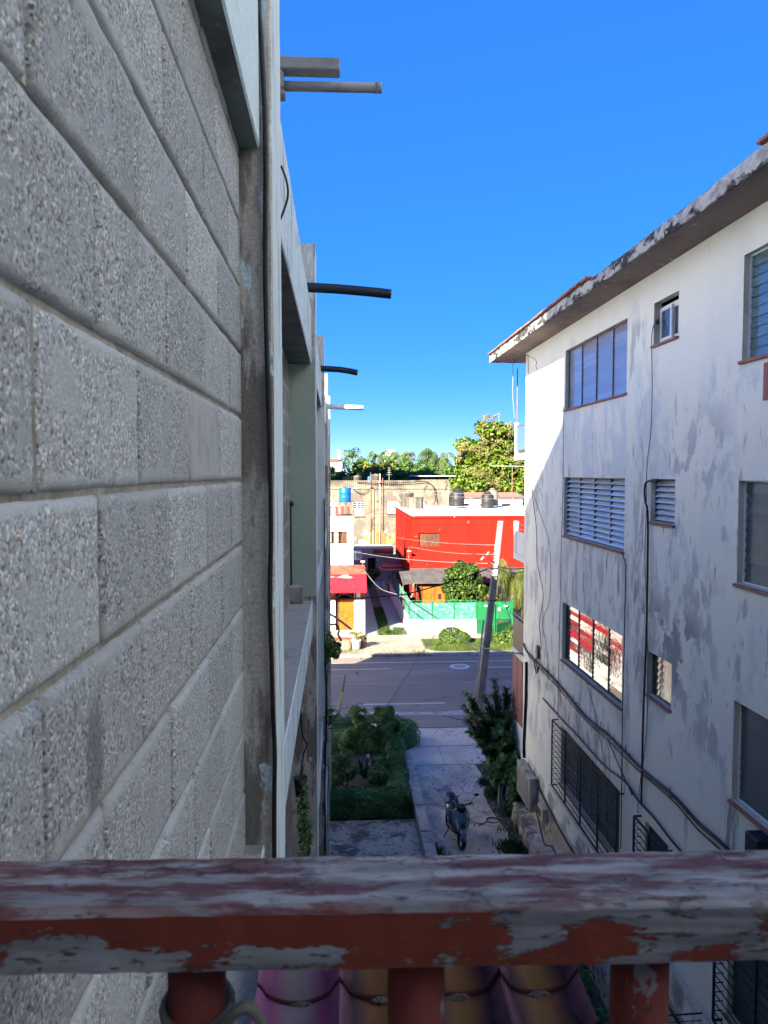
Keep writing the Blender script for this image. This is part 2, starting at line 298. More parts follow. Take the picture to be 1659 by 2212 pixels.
M['tile_butt'] = pmat('tile_butt', (.05, .010, .018), rough=.6)
# far side of the street
M['redhouse'] = pmat('red_paint', (.27, .013, .007), [((.22, .011, .006), .9, (1, 1, .35), .48, .64), ((.32, .026, .014), 2.2, (1, 1, .25), .62, .70), ((.17, .010, .006), 1.6, (1, 1, .18), .60, .68), ((.50, .36, .24), 2.3, (1, 1, 1.6), .665, .68)], bump=.15, bscale=20, rough=.9, spec=.1)
M['whitepaint'] = pmat('white_paint', (.78, .78, .76), [((.66, .66, .64), 1.3, (1, 1, .4), .5, .7), ((.48, .47, .44), 4, (1, 1, .25), .66, .74)], bump=.12, bscale=20)
M['whiteroof'] = pmat('white_roof_coat', (.72, .73, .74), [((.55, .56, .57), .7, ONE, .5, .68), ((.42, .42, .42), 2, ONE, .64, .72)], bump=.2, bscale=8)
M['oldyellow'] = pmat('peeling_old_wall', (.19, .165, .12), [((.115, .105, .09), .55, ONE, .45, .58), ((.24, .175, .075), .50, (1, 1, .8), .54, .62, 6.5, 3.2), ((.25, .23, .19), 1.3, ONE, .56, .66), ((.07, .066, .058), 1.7, (1, 1, .5), .58, .66)], bump=.35, bscale=10, fine=.1, finescale=12)
M['brick'] = pmat('bare_brick', (.26, .10, .035), [((.30, .14, .07), 6, (1, 1, 2), .45, .6)], bump=.4, bscale=14)
M['darkvoid'] = pmat('dark_interior', (.012, .012, .014))
M['orangewood'] = pmat('orange_door_wood', (.38, .10, .010), [((.30, .07, .008), 5, (1, 1, .3), .45, .65), ((.44, .14, .018), 9, (1, 1, .3), .58, .7)], rough=.45, coat=.2)
M['brownwood'] = pmat('brown_wood', (.10, .042, .022), [((.06, .028, .016), 6, (1, 1, .3), .45, .65), ((.14, .075, .048), 11, (1, 1, .3), .58, .68)], rough=.6)
M['awnred'] = pmat('red_awning_cloth', (.40, .012, .026), [((.33, .010, .021), 3, ONE, .45, .65), ((.55, .36, .30), 1.6, (.35, 1, 2.5), .62, .635)], rough=.7)
M['awnedge'] = pmat('awning_valance', (.42, .006, .02), rough=.7)
M['clayledge'] = pmat('clay_ledge', (.30, .075, .045), [((.22, .06, .04), 4, ONE, .45, .65)], bump=.2)
M['greyawn'] = pmat('grey_roofing', (.075, .075, .078), [((.055, .055, .058), 1.5, ONE, .45, .62), ((.11, .11, .11), 5, ONE, .6, .7)], bump=.3, bscale=12)
M['greenmetal'] = pmat('green_metal', (.006, .115, .036), [((.01, .15, .06), 3, ONE, .5, .65)], rough=.55)
M['greencloth'] = pmat('teal_privacy_mesh', (.045, .20, .155), [((.085, .25, .205), 2.5, (1, 1, .6), .45, .62), ((.24, .38, .35), 6, (.8, 1, 1.2), .52, .68)], bump=.3, bscale=60)
M['bluetank'] = pmat('blue_plastic', (.005, .10, .50), [((.01, .14, .58), 3, ONE, .5, .7)], rough=.4)
M['blacktank'] = pmat('black_plastic', (.02, .021, .024), [((.045, .047, .05), 2.5, ONE, .5, .7)], rough=.5)
M['greytank'] = pmat('asbestos_cement', (.15, .135, .11), [((.09, .083, .07), 2.2, (1, 1, .25), .45, .62), ((.20, .185, .155), 5, (1, 1, .2), .58, .68)], bump=.3, bscale=12)
M['pole'] = pmat('pole_concrete', (.26, .255, .235), [((.18, .18, .17), 4, (1, 1, .3), .45, .65), ((.32, .31, .29), 9, ONE, .6, .7)], bump=.5, bscale=25, fine=.15)
M['bark'] = pmat('bark', (.12, .095, .07), [((.07, .055, .04), 9, (1, 1, .3), .45, .65)], bump=.8, bscale=25)
M['stump'] = pmat('stump_wood', (.30, .20, .12), [((.18, .12, .075), 9, (1, 1, .3), .45, .65)], bump=.6, bscale=25)
M['farwhite'] = pmat('far_white', (.66, .68, .70), rough=.6)
M['farglass'] = pmat('far_glass', (.22, .28, .34), rough=.2)
M['boxred'] = pmat('faded_red_panel', (.30, .105, .095), [((.24, .085, .08), 4, (1, 1, .3), .45, .65)], rough=.7)
M['palewall'] = pmat('pale_wall', (.72, .74, .71), [((.62, .65, .63), 2, (1, 1, .4), .45, .65)], bump=.15)
M['acwhite'] = pmat('dirty_white_metal', (.36, .36, .34), [((.16, .16, .15), 4, (1, 1, .4), .45, .62)], rough=.6)
M['acyellow'] = pmat('yellowed_plastic', (.50, .45, .33), rough=.6)
M['lf_hedge'] = leafmat('hedge_leaf', [(.04, .11, .024), (.09, .20, .042), (.14, .26, .06)])
M['lf_shrub'] = leafmat('shrub_leaf', [(.05, .13, .03), (.105, .22, .048), (.17, .29, .065)])
M['lf_dark'] = leafmat('dark_leaf', [(.03, .08, .028), (.07, .155, .046), (.12, .225, .062)])
M['lf_lime'] = leafmat('lime_leaf', [(.014, .04, .006), (.04, .085, .010), (.10, .155, .018)])
M['lf_bright'] = leafmat('bright_leaf', [(.035, .085, .012), (.065, .13, .018), (.11, .17, .024)])
M['lf_tree'] = leafmat('tree_leaf', [(.035, .10, .016), (.08, .165, .03), (.14, .22, .04)])
M['lf_tree2'] = leafmat('yellowish_tree_leaf', [(.07, .12, .018), (.14, .19, .028), (.22, .24, .04)])
M['lf_tree3'] = leafmat('olive_tree_leaf', [(.07, .08, .035), (.11, .12, .05), (.16, .16, .07)])
M['lf_teak'] = leafmat('broad_tree_leaf', [(.045, .105, .012), (.10, .17, .016), (.17, .23, .024)])
M['lf_palm'] = leafmat('palm_leaf', [(.045, .10, .03), (.09, .15, .04), (.15, .20, .06)])
M['lf_areca'] = leafmat('areca_leaf', [(.045, .07, .014), (.09, .115, .022), (.16, .17, .04)])
M['lf_agave'] = pmat('agave_leaf', (.10, .15, .15), rough=.5)
M['blossom'] = leafmat('cream_blossom', [(.16, .17, .04), (.23, .22, .07), (.30, .27, .11)])
M['petalw'] = pmat('white_petal', (.7, .7, .66)); M['petalr'] = pmat('red_petal', (.6, .05, .03)); M['petalo'] = pmat('orange_petal', (.75, .17, .03)); M['petalp'] = pmat('pink_petal', (.5, .16, .14))
M['grass'] = leafmat('grass_blade', [(.035, .075, .014), (.075, .125, .022), (.13, .16, .035)])
M['grassdark'] = leafmat('grass_blade_shaded', [(.02, .05, .014), (.04, .085, .02), (.07, .11, .03)])  # darker copy of the grass, shade put into the blade colours
M['scblue'] = pmat('scooter_blue', (.055, .115, .18), rough=.28, spec=.5, coat=.4)
M['scdark'] = pmat('scooter_black', (.012, .013, .016), rough=.45)
M['sclight'] = pmat('headlamp', (.42, .36, .16), rough=.15, spec=.8, coat=.5)
M['scseat'] = pmat('patterned_seat', (.012, .016, .03), [((.34, .34, .32), 11, (1, 1, 1), .60, .625)], rough=.5)
M['scgold'] = pmat('gold_trim', (.42, .33, .13), rough=.4)
M['chrome'] = pmat('chrome', (.6, .62, .65), metal=1, rough=.2)
M['yellowrod'] = pmat('yellow_rod', (.50, .36, .05), rough=.5)
M['potwhite'] = pmat('old_white_pot', (.62, .58, .50), [((.45, .38, .28), 5, ONE, .5, .65)], bump=.3)
M['pvc'] = pmat('pvc_grey', (.30, .285, .27), [((.22, .21, .20), 6, (1, 1, 1), .45, .65)], rough=.6)
M['pvcwhite'] = pmat('pvc_white', (.70, .70, .69), rough=.5)
M['palepipe'] = pmat('pale_blue_pipe', (.40, .50, .50), rough=.5)

# ------------------------------------------------------------------ mesh helpers
class MB:
    def __init__(s): s.v = []; s.f = []; s.m = []
    def add(s, vs, fs, mi=0):
        o = len(s.v); s.v.extend([tuple(map(float, p)) for p in vs]); s.f.extend([tuple(i + o for i in f) for f in fs]); s.m.extend([mi] * len(fs)); return s
    def box(s, x0, x1, y0, y1, z0, z1, mi=0, c=0.0):
        if c <= 0:
            vs = [(x, y, z) for x in (x0, x1) for y in (y0, y1) for z in (z0, z1)]
            return s.add(vs, [(0, 1, 3, 2), (4, 6, 7, 5), (0, 4, 5, 1), (2, 3, 7, 6), (0, 2, 6, 4), (1, 5, 7, 3)], mi)
        X, Y, Z = (x0, x1), (y0, y1), (z0, z1); vs = []; idx = {}
        for i in (0, 1):
            for j in (0, 1):
                for k in (0, 1):
                    sx, sy, sz = (1, -1)[i] * c, (1, -1)[j] * c, (1, -1)[k] * c
                    for a, p in (('x', (X[i], Y[j] + sy, Z[k] + sz)), ('y', (X[i] + sx, Y[j], Z[k] + sz)), ('z', (X[i] + sx, Y[j] + sy, Z[k]))):
                        idx[i, j, k, a] = len(vs); vs.append(p)
        fs = []
        for i in (0, 1):
            fs.append([idx[i, a, b, 'x'] for a, b in ((0, 0), (1, 0), (1, 1), (0, 1))])
            fs.append([idx[a, i, b, 'y'] for a, b in ((0, 0), (1, 0), (1, 1), (0, 1))])
            fs.append([idx[a, b, i, 'z'] for a, b in ((0, 0), (1, 0), (1, 1), (0, 1))])
        for a in (0, 1):
            for b in (0, 1):
                fs.append([idx[a, b, 0, 'x'], idx[a, b, 1, 'x'], idx[a, b, 1, 'y'], idx[a, b, 0, 'y']])
                fs.append([idx[a, 0, b, 'x'], idx[a, 1, b, 'x'], idx[a, 1, b, 'z'], idx[a, 0, b, 'z']])
                fs.append([idx[0, a, b, 'y'], idx[1, a, b, 'y'], idx[1, a, b, 'z'], idx[0, a, b, 'z']])
        for i in (0, 1):
            for j in (0, 1):
                for k in (0, 1): fs.append([idx[i, j, k, a] for a in 'xyz'])
        return s.add(vs, fs, mi)
    def quad(s, a, b, c, d, mi=0): return s.add([a, b, c, d], [(0, 1, 2, 3)], mi)
    def tube(s, pts, r, n=6, mi=0, caps=True):
        P = [Vector(p) for p in pts]; rs = r if isinstance(r, (list, tuple)) else [r] * len(P)
        rings = []; up = Vector((0, 0, 1))
        for i, p in enumerate(P):
            t = (P[min(i + 1, len(P) - 1)] - P[max(i - 1, 0)])
            if t.length < 1e-9: t = Vector((0, 0, 1))
            t.normalize()
            ref = up if abs(t.z) < .9 else Vector((0, 1, 0))
            a = t.cross(ref).normalized(); b = t.cross(a)
            rings.append([p + (a * math.cos(2 * math.pi * k / n) + b * math.sin(2 * math.pi * k / n)) * rs[i] for k in range(n)])
        vs = [q for rg in rings for q in rg]; fs = []
        for i in range(len(P) - 1):
            for k in range(n): fs.append((i * n + k, i * n + (k + 1) % n, (i + 1) * n + (k + 1) % n, (i + 1) * n + k))
        if caps: fs.append(tuple(range(n))); fs.append(tuple(range((len(P) - 1) * n, len(P) * n)))
        return s.add(vs, fs, mi)
    def lathe(s, prof, c=(0, 0, 0), n=20, mi=0):
        vs = [(c[0] + r * math.cos(2 * math.pi * k / n), c[1] + r * math.sin(2 * math.pi * k / n), c[2] + z) for r, z in prof for k in range(n)]
        fs = []
        for i in range(len(prof) - 1):
            for k in range(n): fs.append((i * n + k, i * n + (k + 1) % n, (i + 1) * n + (k + 1) % n, (i + 1) * n + k))
        fs.append(tuple(range(n))); fs.append(tuple(range((len(prof) - 1) * n, len(prof) * n)))
        return s.add(vs, fs, mi)
    def build(s, name, mats, parent=None, smooth=False, loc=None, rot=None):
        me = bpy.data.meshes.new(name); me.from_pydata(s.v, [], s.f)
        for mm in (mats if isinstance(mats, (list, tuple)) else [mats]): me.materials.append(M[mm] if isinstance(mm, str) else mm)
        if len(set(s.m)) > 1: me.polygons.foreach_set('material_index', s.m)
        if smooth: me.polygons.foreach_set('use_smooth', [True] * len(me.polygons))
        me.update()
        bmf(me)
        return link(name, me, parent, loc, rot)
def bmf(me):
    import bmesh
    if len(me.polygons) > 4000: return
    b = bmesh.new(); b.from_mesh(me); bmesh.ops.recalc_face_normals(b, faces=b.faces); b.to_mesh(me); b.free()
def link(name, me, parent=None, loc=None, rot=None):
    o = bpy.data.objects.new(name, me); COL.objects.link(o)
    if parent is not None: o.parent = parent
    if loc is not None: o.location = loc
    if rot is not None: o.rotation_euler = rot
    return o
def tag(o, label, cat, group=None):
    o['label'] = label; o['category'] = cat
    if group: o['group'] = group
    return o
def thing(name, label, cat, loc=(0, 0, 0), rz=0, group=None):
    o = bpy.data.objects.new(name, None); COL.objects.link(o); o.location = loc; o.rotation_euler = (0, 0, rz); o.empty_display_size = .2
    return tag(o, label, cat, group)
def struct(o): o['kind'] = 'structure'; return o
def stuff(o): o['kind'] = 'stuff'; return o
def spline(pts, k=6):
    P = [Vector(p) for p in pts]; out = []
    for i in range(len(P) - 1):
        p0, p1, p2, p3 = P[max(i - 1, 0)], P[i], P[i + 1], P[min(i + 2, len(P) - 1)]
        for j in range(k):
            t = j / k
            out.append(.5 * ((2 * p1) + (p2 - p0) * t + (2 * p0 - 5 * p1 + 4 * p2 - p3) * t * t + (3 * p1 - p0 - 3 * p2 + p3) * t ** 3))
    out.append(P[-1]); return out
def sagline(a, b, sag, n=14):
    a, b = Vector(a), Vector(b)
    return [a.lerp(b, i / n) - Vector((0, 0, sag * 4 * (i / n) * (1 - i / n))) for i in range(n + 1)]
def cable(label, pts, r, mat='cable', smooth=True, group=None, cat='cable', name='cable'):
    o = MB().tube(spline(pts) if smooth else pts, r, 5).build(name, mat, None, True)
    return tag(o, label, cat, group)

# ------------------------------------------------------------------ foliage helpers (numpy)
def leaves_mesh(name, C, size, mats, parent=None, aspect=.5, outward=None, mi=None, upbias=.35, nrm=None):
    """C: leaf centres; every leaf is a bent rhombus of two triangles"""
    n = len(C); C = np.asarray(C, float); size = np.broadcast_to(size, (n,)) * rng.uniform(.7, 1.3, n)
    nn = rng.normal(size=(n, 3)); nn[:, 2] = np.abs(nn[:, 2]) + upbias
    if outward is not None: nn = nn * .8 + outward * 1.1
    nn /= np.linalg.norm(nn, axis=1)[:, None]
    d = rng.normal(size=(n, 3)); d -= nn * (d * nn).sum(1)[:, None]; d /= np.linalg.norm(d, axis=1)[:, None] + 1e-9
    e = np.cross(nn, d)
    h = size[:, None]
    V = np.stack([C - d * h * .5, C + e * h * aspect * .5 + nn * h * .06, C + d * h * .5 - nn * h * .08, C - e * h * aspect * .5 + nn * h * .06], 1).reshape(-1, 3)
    me = bpy.data.meshes.new(name); me.vertices.add(4 * n); me.vertices.foreach_set('co', V.ravel())
    me.loops.add(4 * n); me.loops.foreach_set('vertex_index', np.arange(4 * n, dtype=np.int32))
    me.polygons.add(n); me.polygons.foreach_set('loop_start', np.arange(0, 4 * n, 4, dtype=np.int32))
    for mm in (mats if isinstance(mats, (list, tuple)) else [mats]): me.materials.append(M[mm])
    if mi is not None: me.polygons.foreach_set('material_index', np.asarray(mi, np.int32))
    me.update(calc_edges=True); me.validate()
    return link(name, me, parent)
def blob_points(blobs, n, shell=.55, clump=0, gap=0.0):
    """points near the surface of a set of ellipsoids (cx,cy,cz,rx,ry,rz)"""
    B = np.array(blobs, float); vol = (B[:, 3] * B[:, 4] * B[:, 5]) ** (2 / 3)
    k = rng.choice(len(B), n, p=vol / vol.sum())
    u = rng.normal(size=(n, 3)); u /= np.linalg.norm(u, axis=1)[:, None]
    r = shell + (1.02 - shell) * rng.random(n) ** .55
    P = B[k, :3] + u * B[k, 3:] * r[:, None]
    if clump:
        cs = B[rng.integers(0, len(B), clump), :3]
    return P, u
def crown(name, blobs, n, size, mat, parent, shell=.5, aspect=.55, sub=0, subr=.35):
    """sub>0: break every blob into small lobes first, so that the outline is uneven"""
    if sub:
        nb = []
        for b in blobs:
            for _ in range(sub):
                u = rng.normal(size=3); u /= np.linalg.norm(u); k = .72 + .28 * rng.random()
                s_ = subr * (.7 + .6 * rng.random())
                nb.append((b[0] + u[0] * b[3] * k, b[1] + u[1] * b[4] * k, b[2] + u[2] * b[5] * k, b[3] * s_, b[4] * s_, b[5] * s_))
            nb.append((b[0], b[1], b[2], b[3] * .72, b[4] * .72, b[5] * .72))
        blobs = nb
    P, u = blob_points(blobs, n, shell)
    return leaves_mesh(name, P, size, mat, parent, aspect, u)
def trunk(name, pts, rs, parent, mat='bark'):
    return MB().tube(spline(pts, 4), list(np.interp(np.linspace(0, 1, 4 * (len(pts) - 1) + 1), np.linspace(0, 1, len(rs)), rs)), 8).build(name, mat, parent, True)
def tree(name, label, base, height, blobs, n, size, mat, group=None, sub=9, cat='tree', tr=.16, extra=None):
    t = thing(name, label, cat, group=group)
    bx, by, bz = base; top = max(blobs, key=lambda b: b[2])
    mb = MB(); mid = (bx + (top[0] - bx) * .3, by + (top[1] - by) * .3, bz + height * .45)
    mb.tube(spline([base, mid, (top[0], top[1], top[2])], 4), list(np.linspace(tr, tr * .3, 9)), 8)
    for b in blobs[:6]: mb.tube([mid, ((mid[0] + b[0]) / 2, (mid[1] + b[1]) / 2, (mid[2] + b[2]) / 2 + .1), b[:3]], [tr * .5, tr * .35, tr * .15], 6)
    mb.build('trunk', 'bark', t, True)
    crown('crown', blobs, n, size, mat, t, sub=sub)
    return t
def spine_leaves(name, spines, per_m, leaf, mat, parent, spread=.75, aspect=.22):
    """long narrow leaves standing out all round along the branch spines"""
    Vs = []; cnt = 0
    for sp in spines:
        P = np.array([tuple(p) for p in spline(sp, 6)]); seg = np.linalg.norm(np.diff(P, axis=0), axis=1); Ltot = seg.sum(); n = int(per_m * Ltot)
        t = np.sort(rng.random(n)); cum = np.concatenate([[0], np.cumsum(seg)]) / Ltot
        C = np.stack([np.interp(t, cum, P[:, k]) for k in range(3)], 1)
        T = np.stack([np.interp(np.minimum(t + .05, 1), cum, P[:, k]) for k in range(3)], 1) - np.stack([np.interp(np.maximum(t - .05, 0), cum, P[:, k]) for k in range(3)], 1)
        T /= np.linalg.norm(T, axis=1)[:, None] + 1e-9
        d = rng.normal(size=(n, 3)); d -= T * (d * T).sum(1)[:, None]; d /= np.linalg.norm(d, axis=1)[:, None]
        dirv = d * spread + T * (1 - spread) * 1.3 + np.array([0, 0, .15]); dirv /= np.linalg.norm(dirv, axis=1)[:, None]
        side = np.cross(dirv, T); side /= np.linalg.norm(side, axis=1)[:, None] + 1e-9
        h = (leaf * rng.uniform(.7, 1.25, n))[:, None]
        Vs.append(np.stack([C, C + dirv * h * .5 + side * h * aspect * .5, C + dirv * h, C + dirv * h * .5 - side * h * aspect * .5], 1).reshape(-1, 3)); cnt += n
    V = np.concatenate(Vs)
    me = bpy.data.meshes.new(name); me.vertices.add(len(V)); me.vertices.foreach_set('co', V.ravel())
    me.loops.add(len(V)); me.loops.foreach_set('vertex_index', np.arange(len(V), dtype=np.int32))
    me.polygons.add(cnt); me.polygons.foreach_set('loop_start', np.arange(0, len(V), 4, dtype=np.int32))
    me.materials.append(M[mat]); me.update(calc_edges=True); me.validate()
    return link(name, me, parent)
def frond_geo(mb, base, az, length, rise, droop, leaflet, n=22, hang=.5, w=.06, rr=.02):
    pts = []
    for i in range(9):
        t = i / 8
        r = length * t * (1 - .18 * t); h = rise * math.sin(t * 1.6) * 1.0 - droop * t ** 2.2
        pts.append(Vector((base[0] + math.cos(az) * r, base[1] + math.sin(az) * r, base[2] + h)))
    mb.tube(pts, list(np.linspace(rr, rr * .25, 9)), 4)
    side = Vector((-math.sin(az), math.cos(az), 0))
    for i in range(n):
        t = .12 + .88 * i / (n - 1); k = min(int(t * 8), 7); p = pts[k].lerp(pts[k + 1], t * 8 - k); tg = (pts[k + 1] - pts[k]).normalized()
        ll = leaflet * (.55 + .45 * math.sin(math.pi * min(t * 1.05, 1))) * random.uniform(.85, 1.1)
        for sgn in (-1, 1):
            d = (side * sgn * .8 + tg * .6 + Vector((0, 0, -hang * random.uniform(.7, 1.3)))).normalized()
            e = tg * w * .5
            tip = p + d * ll + Vector((0, 0, -hang * .35 * ll))
            mid = p + d * ll * .5
            mb.add([p - e * .5, p + e * .5, mid + e, tip, mid - e], [(0, 1, 2, 3, 4)], 0)
def palm(name, label, base, h, nf, length, mat, rise=.9, droop=1.4, leaflet=.5, hang=.5, group=None, cat='palm tree', tr=.13, n=22, w=.06, lean=(0, 0)):
    t = thing(name, label, cat, group=group)
    top = (base[0] + lean[0], base[1] + lean[1], base[2] + h)
    MB().tube(spline([base, (base[0] + lean[0] * .3, base[1] + lean[1] * .3, base[2] + h * .5), top], 4), list(np.linspace(tr, tr * .7, 9)), 8).build('trunk', 'bark', t, True)
    for i in range(nf):
        mb = MB(); az = 2 * math.pi * i / nf * 1.0 + random.uniform(-.25, .25); q = random.random()
        frond_geo(mb, top, az, length * random.uniform(.8, 1.1), rise * (.3 + 1.1 * q), droop * (1.3 - .7 * q), leaflet, n, hang, w, tr * .22)
        mb.build('frond', mat, t)
    return t

# ------------------------------------------------------------------ wall with openings
def wall_x(mb, X, y0, y1, z0, z1, ops, depth, mi=0, rmi=1):
    """wall face in the plane x = X with rectangular openings; reveals run to X + depth"""
    ys = sorted(set([y0, y1] + [v for o in ops for v in o[:2]])); zs = sorted(set([z0, z1] + [v for o in ops for v in o[2:4]]))
    for i in range(len(ys) - 1):
        for k in range(len(zs) - 1):
            a, b, c, d = ys[i], ys[i + 1], zs[k], zs[k + 1]; cy, cz = (a + b) / 2, (c + d) / 2
            if any(o[0] < cy < o[1] and o[2] < cz < o[3] for o in ops): continue
            mb.quad((X, a, c), (X, b, c), (X, b, d), (X, a, d), mi)
    for a, b, c, d in ops:
        e = X + depth
        mb.quad((X, a, c), (e, a, c), (e, a, d), (X, a, d), rmi); mb.quad((X, b, c), (X, b, d), (e, b, d), (e, b, c), rmi)
        mb.quad((X, a, d), (e, a, d), (e, b, d), (X, b, d), rmi); mb.quad((X, a, c), (X, b, c), (e, b, c), (e, a, c), rmi)
def wall_y(mb, Y, x0, x1, z0, z1, ops, depth, mi=0, rmi=1):
    xs = sorted(set([x0, x1] + [v for o in ops for v in o[:2]])); zs = sorted(set([z0, z1] + [v for o in ops for v in o[2:4]]))
    for i in range(len(xs) - 1):
        for k in range(len(zs) - 1):
            a, b, c, d = xs[i], xs[i + 1], zs[k], zs[k + 1]; cx, cz = (a + b) / 2, (c + d) / 2
            if any(o[0] < cx < o[1] and o[2] < cz < o[3] for o in ops): continue
            mb.quad((a, Y, c), (b, Y, c), (b, Y, d), (a, Y, d), mi)
    for a, b, c, d in ops:
        e = Y + depth
        mb.quad((a, Y, c), (a, e, c), (a, e, d), (a, Y, d), rmi); mb.quad((b, Y, c), (b, Y, d), (b, e, d), (b, e, c), rmi)
        mb.quad((a, Y, d), (b, Y, d), (b, e, d), (a, e, d), rmi); mb.quad((a, Y, c), (b, Y, c), (b, e, c), (a, e, c), rmi)

# ================================================================== GROUND AND STREET
struct(MB().quad((-2500, -2500, -.17), (2500, -2500, -.17), (2500, 4000, -.17), (-2500, 4000, -.17)).build('ground', 'earth'))
def slab_poly(name, pts, z0, z1, mat):
    mb = MB(); n = len(pts)
    mb.add([(x, y, z1) for x, y in pts] + [(x, y, z0) for x, y in pts], [tuple(range(n))] + [(i, (i + 1) % n, n + (i + 1) % n, n + i) for i in range(n)])
    return mb.build(name, mat)
jit = lambda s: random.uniform(-s, s)
edge_r = [(4.30 + .10 * math.sin(y * 1.7) + jit(.08) + (0.10 if y > 21 else 0), y) for y in np.linspace(4, 24.15, 40)]
struct(slab_poly('driveway', [(2.36, 4)] + edge_r + [(2.36, 24.15)], -.15, 0, 'drive'))
struct(slab_poly('patio', [(-.24, 1), (2.06, 1)] + [(2.06, 20.36), (-.24, 20.36)], -.15, 0.0, 'patio'))
struct(slab_poly('side_soil', [(4.15, 4), (5.1, 4), (5.1, 24.1), (4.15, 24.1)], -.16, -.05, 'earth'))
struct(slab_poly('garden_soil', [(-1.0, 20.4), (2.2, 20.4), (2.2, 25.2), (2.7, 26.2), (2.7, 27.5), (-1.0, 27.8)], -.15, .03, 'bedsoil'))
for a, b in ((2.29, 3.42), (3.435, 4.62), (4.635, 5.9), (5.915, 7.2)):
    o = slab_poly('sidewalk_slab', [(a, 24.19), (b, 24.19), (b, 25.82), (a, 25.82)], -.15, .004 + jit(.004), 'walk'); struct(o)
struct(slab_poly('sidewalk', [(-12, 25.94), (14, 25.90), (14, 27.74), (6, 27.80), (2, 27.86), (-12, 27.86)], -.15, -.015, 'walk'))
struct(slab_poly('joint_soil', [(2.3, 25.825), (12, 25.825), (12, 25.90), (2.3, 25.935)], -.15, -.02, 'bedsoil'))
struct(slab_poly('kerb_seam', [(2.2, 27.80), (12, 27.70), (12, 27.755), (2.2, 27.858)], -.10, -.011, 'bedsoil'))
struct(slab_poly('road', [(-300, 27.88), (300, 27.88), (300, 39.2), (-300, 39.2)], -.16, -.10, 'asphalt'))
gut = [(x, 29.55 + .10 * math.sin(x * .8) + jit(.03)) for x in np.linspace(-8, 12, 40)]
struct(slab_poly('gutter_strip', gut + [(x, 30.05 + .07 * math.sin(x * 1.3) + jit(.04)) for x in np.linspace(12, -8, 40)], -.14, -.096, 'kerb'))
def marking(x0, x1, y, wd, mat='roadpaint'):
    return struct(MB().box(x0, x1, y - wd / 2, y + wd / 2, -.12, -.094).build('lane_marking', mat))
marking(1.04, 4.40, 31.1, .11); marking(-6, -2.6, 31.1, .11); marking(-.9 - 1.6, 2.56, 36.75, .11); marking(7.2, 10.5, 36.75, .11)
marking(-60, 60, 34.15, .07, 'yellowpaintline'); marking(-60, 60, 37.98, .08)
struct(MB().lathe([(.49, -.12), (.49, -.092), (.30, -.091)], (5.95, 37.0, 0), 20).build('manhole_collar', 'roadpaint'))
mh = MB().lathe([(.30, -.12), (.30, -.086), (.27, -.084)], (5.95, 37.0, 0), 24).build('manhole_cover', 'conc'); tag(mh, 'round iron manhole cover in pale collar on the road', 'manhole')
# far kerb, pavement, verge and passage
struct(MB().box(-60, 1.6, 39.2, 39.42, -.15, .05, c=.015).build('kerb', 'farwalk'))
struct(MB().box(4.9, 60, 39.2, 39.42, -.15, .06, c=.015).build('kerb', 'kerb'))
struct(slab_poly('pavement_far', [(-60, 39.42), (1.6, 39.42), (1.6, 39.2), (4.9, 39.2), (4.9, 39.42), (60, 39.42), (60, 44.0), (-60, 44.0)], -.15, 0.012, 'farwalk'))
arc = [(4.62 + .95 - .95 * math.cos(a), 40.5 - .95 * math.sin(a)) for a in np.linspace(0, math.pi / 2, 8)]
inner = arc + [(11.9, 39.55), (11.9, 42.55), (4.62, 42.55)]
ko = MB(); n_ = len(inner)
outr = [((x - 7) * 1.022 + 7, (y - 41) * 1.07 + 41) for x, y in inner]
ko.add([(x, y, .07) for x, y in inner] + [(x, y, .07) for x, y in outr] + [(x, y, -.1) for x, y in outr], [(i, (i + 1) % n_, n_ + (i + 1) % n_, n_ + i) for i in range(n_)] + [(n_ + i, n_ + (i + 1) % n_, 2 * n_ + (i + 1) % n_, 2 * n_ + i) for i in range(n_)])
struct(ko.build('verge_kerb', 'farwalk')); struct(slab_poly('verge_soil', inner, -.1, .045, 'earth'))
for a, b in ((1.58, 2.42), (3.12, 4.0)): struct(slab_poly('passage_track', [(a, 44.02), (b, 44.02), (b, 66), (a, 66)], -.15, .004, 'conc'))
struct(slab_poly('passage_soil', [(2.42, 44.02), (3.12, 44.02), (3.12, 66), (2.42, 66)], -.15, -.01, 'earth'))
def blades(name, pts, h, mat, wd=.012):
    P = np.asarray(pts, float); n = len(P); az = rng.random(n) * 6.28; ln = rng.normal(0, .35, (n, 2)); hh = h * rng.uniform(.5, 1.3, n)
    s_ = np.stack([np.cos(az), np.sin(az), 0 * az], 1) * wd
    top = P + np.stack([ln[:, 0] * hh, ln[:, 1] * hh, hh], 1)
    V = np.stack([P - s_, P + s_, top], 1).reshape(-1, 3)
    me = bpy.data.meshes.new(name); me.vertices.add(3 * n); me.vertices.foreach_set('co', V.ravel()); me.loops.add(3 * n)
    me.loops.foreach_set('vertex_index', np.arange(3 * n, dtype=np.int32)); me.polygons.add(n); me.polygons.foreach_set('loop_start', np.arange(0, 3 * n, 3, dtype=np.int32))
    me.materials.append(M[mat]); me.update(calc_edges=True); me.validate(); return link(name, me)
def scatter(n, x0, x1, y0, y1, z): return np.stack([rng.uniform(x0, x1, n), rng.uniform(y0, y1, n), np.full(n, z)], 1)
g = scatter(24000, 4.7, 11.8, 39.6, 42.5, .04); g = g[(((g[:, 0] - 5.57) ** 2 + (g[:, 1] - 40.5) ** 2 < .8) | (g[:, 0] > 5.57) | (g[:, 1] > 40.5))]
tag(stuff(blades('grass', g, .09, 'grass', .018)), 'sunlit lawn of the verge in front of the white wall', 'grass')
g = np.concatenate([scatter(3500, 2.45, 3.1, 44.1, 53, 0), scatter(900, 2.3, 3.5, 44.0, 45.2, .01), scatter(500, 3.3, 3.95, 44.0, 46.0, .01)])
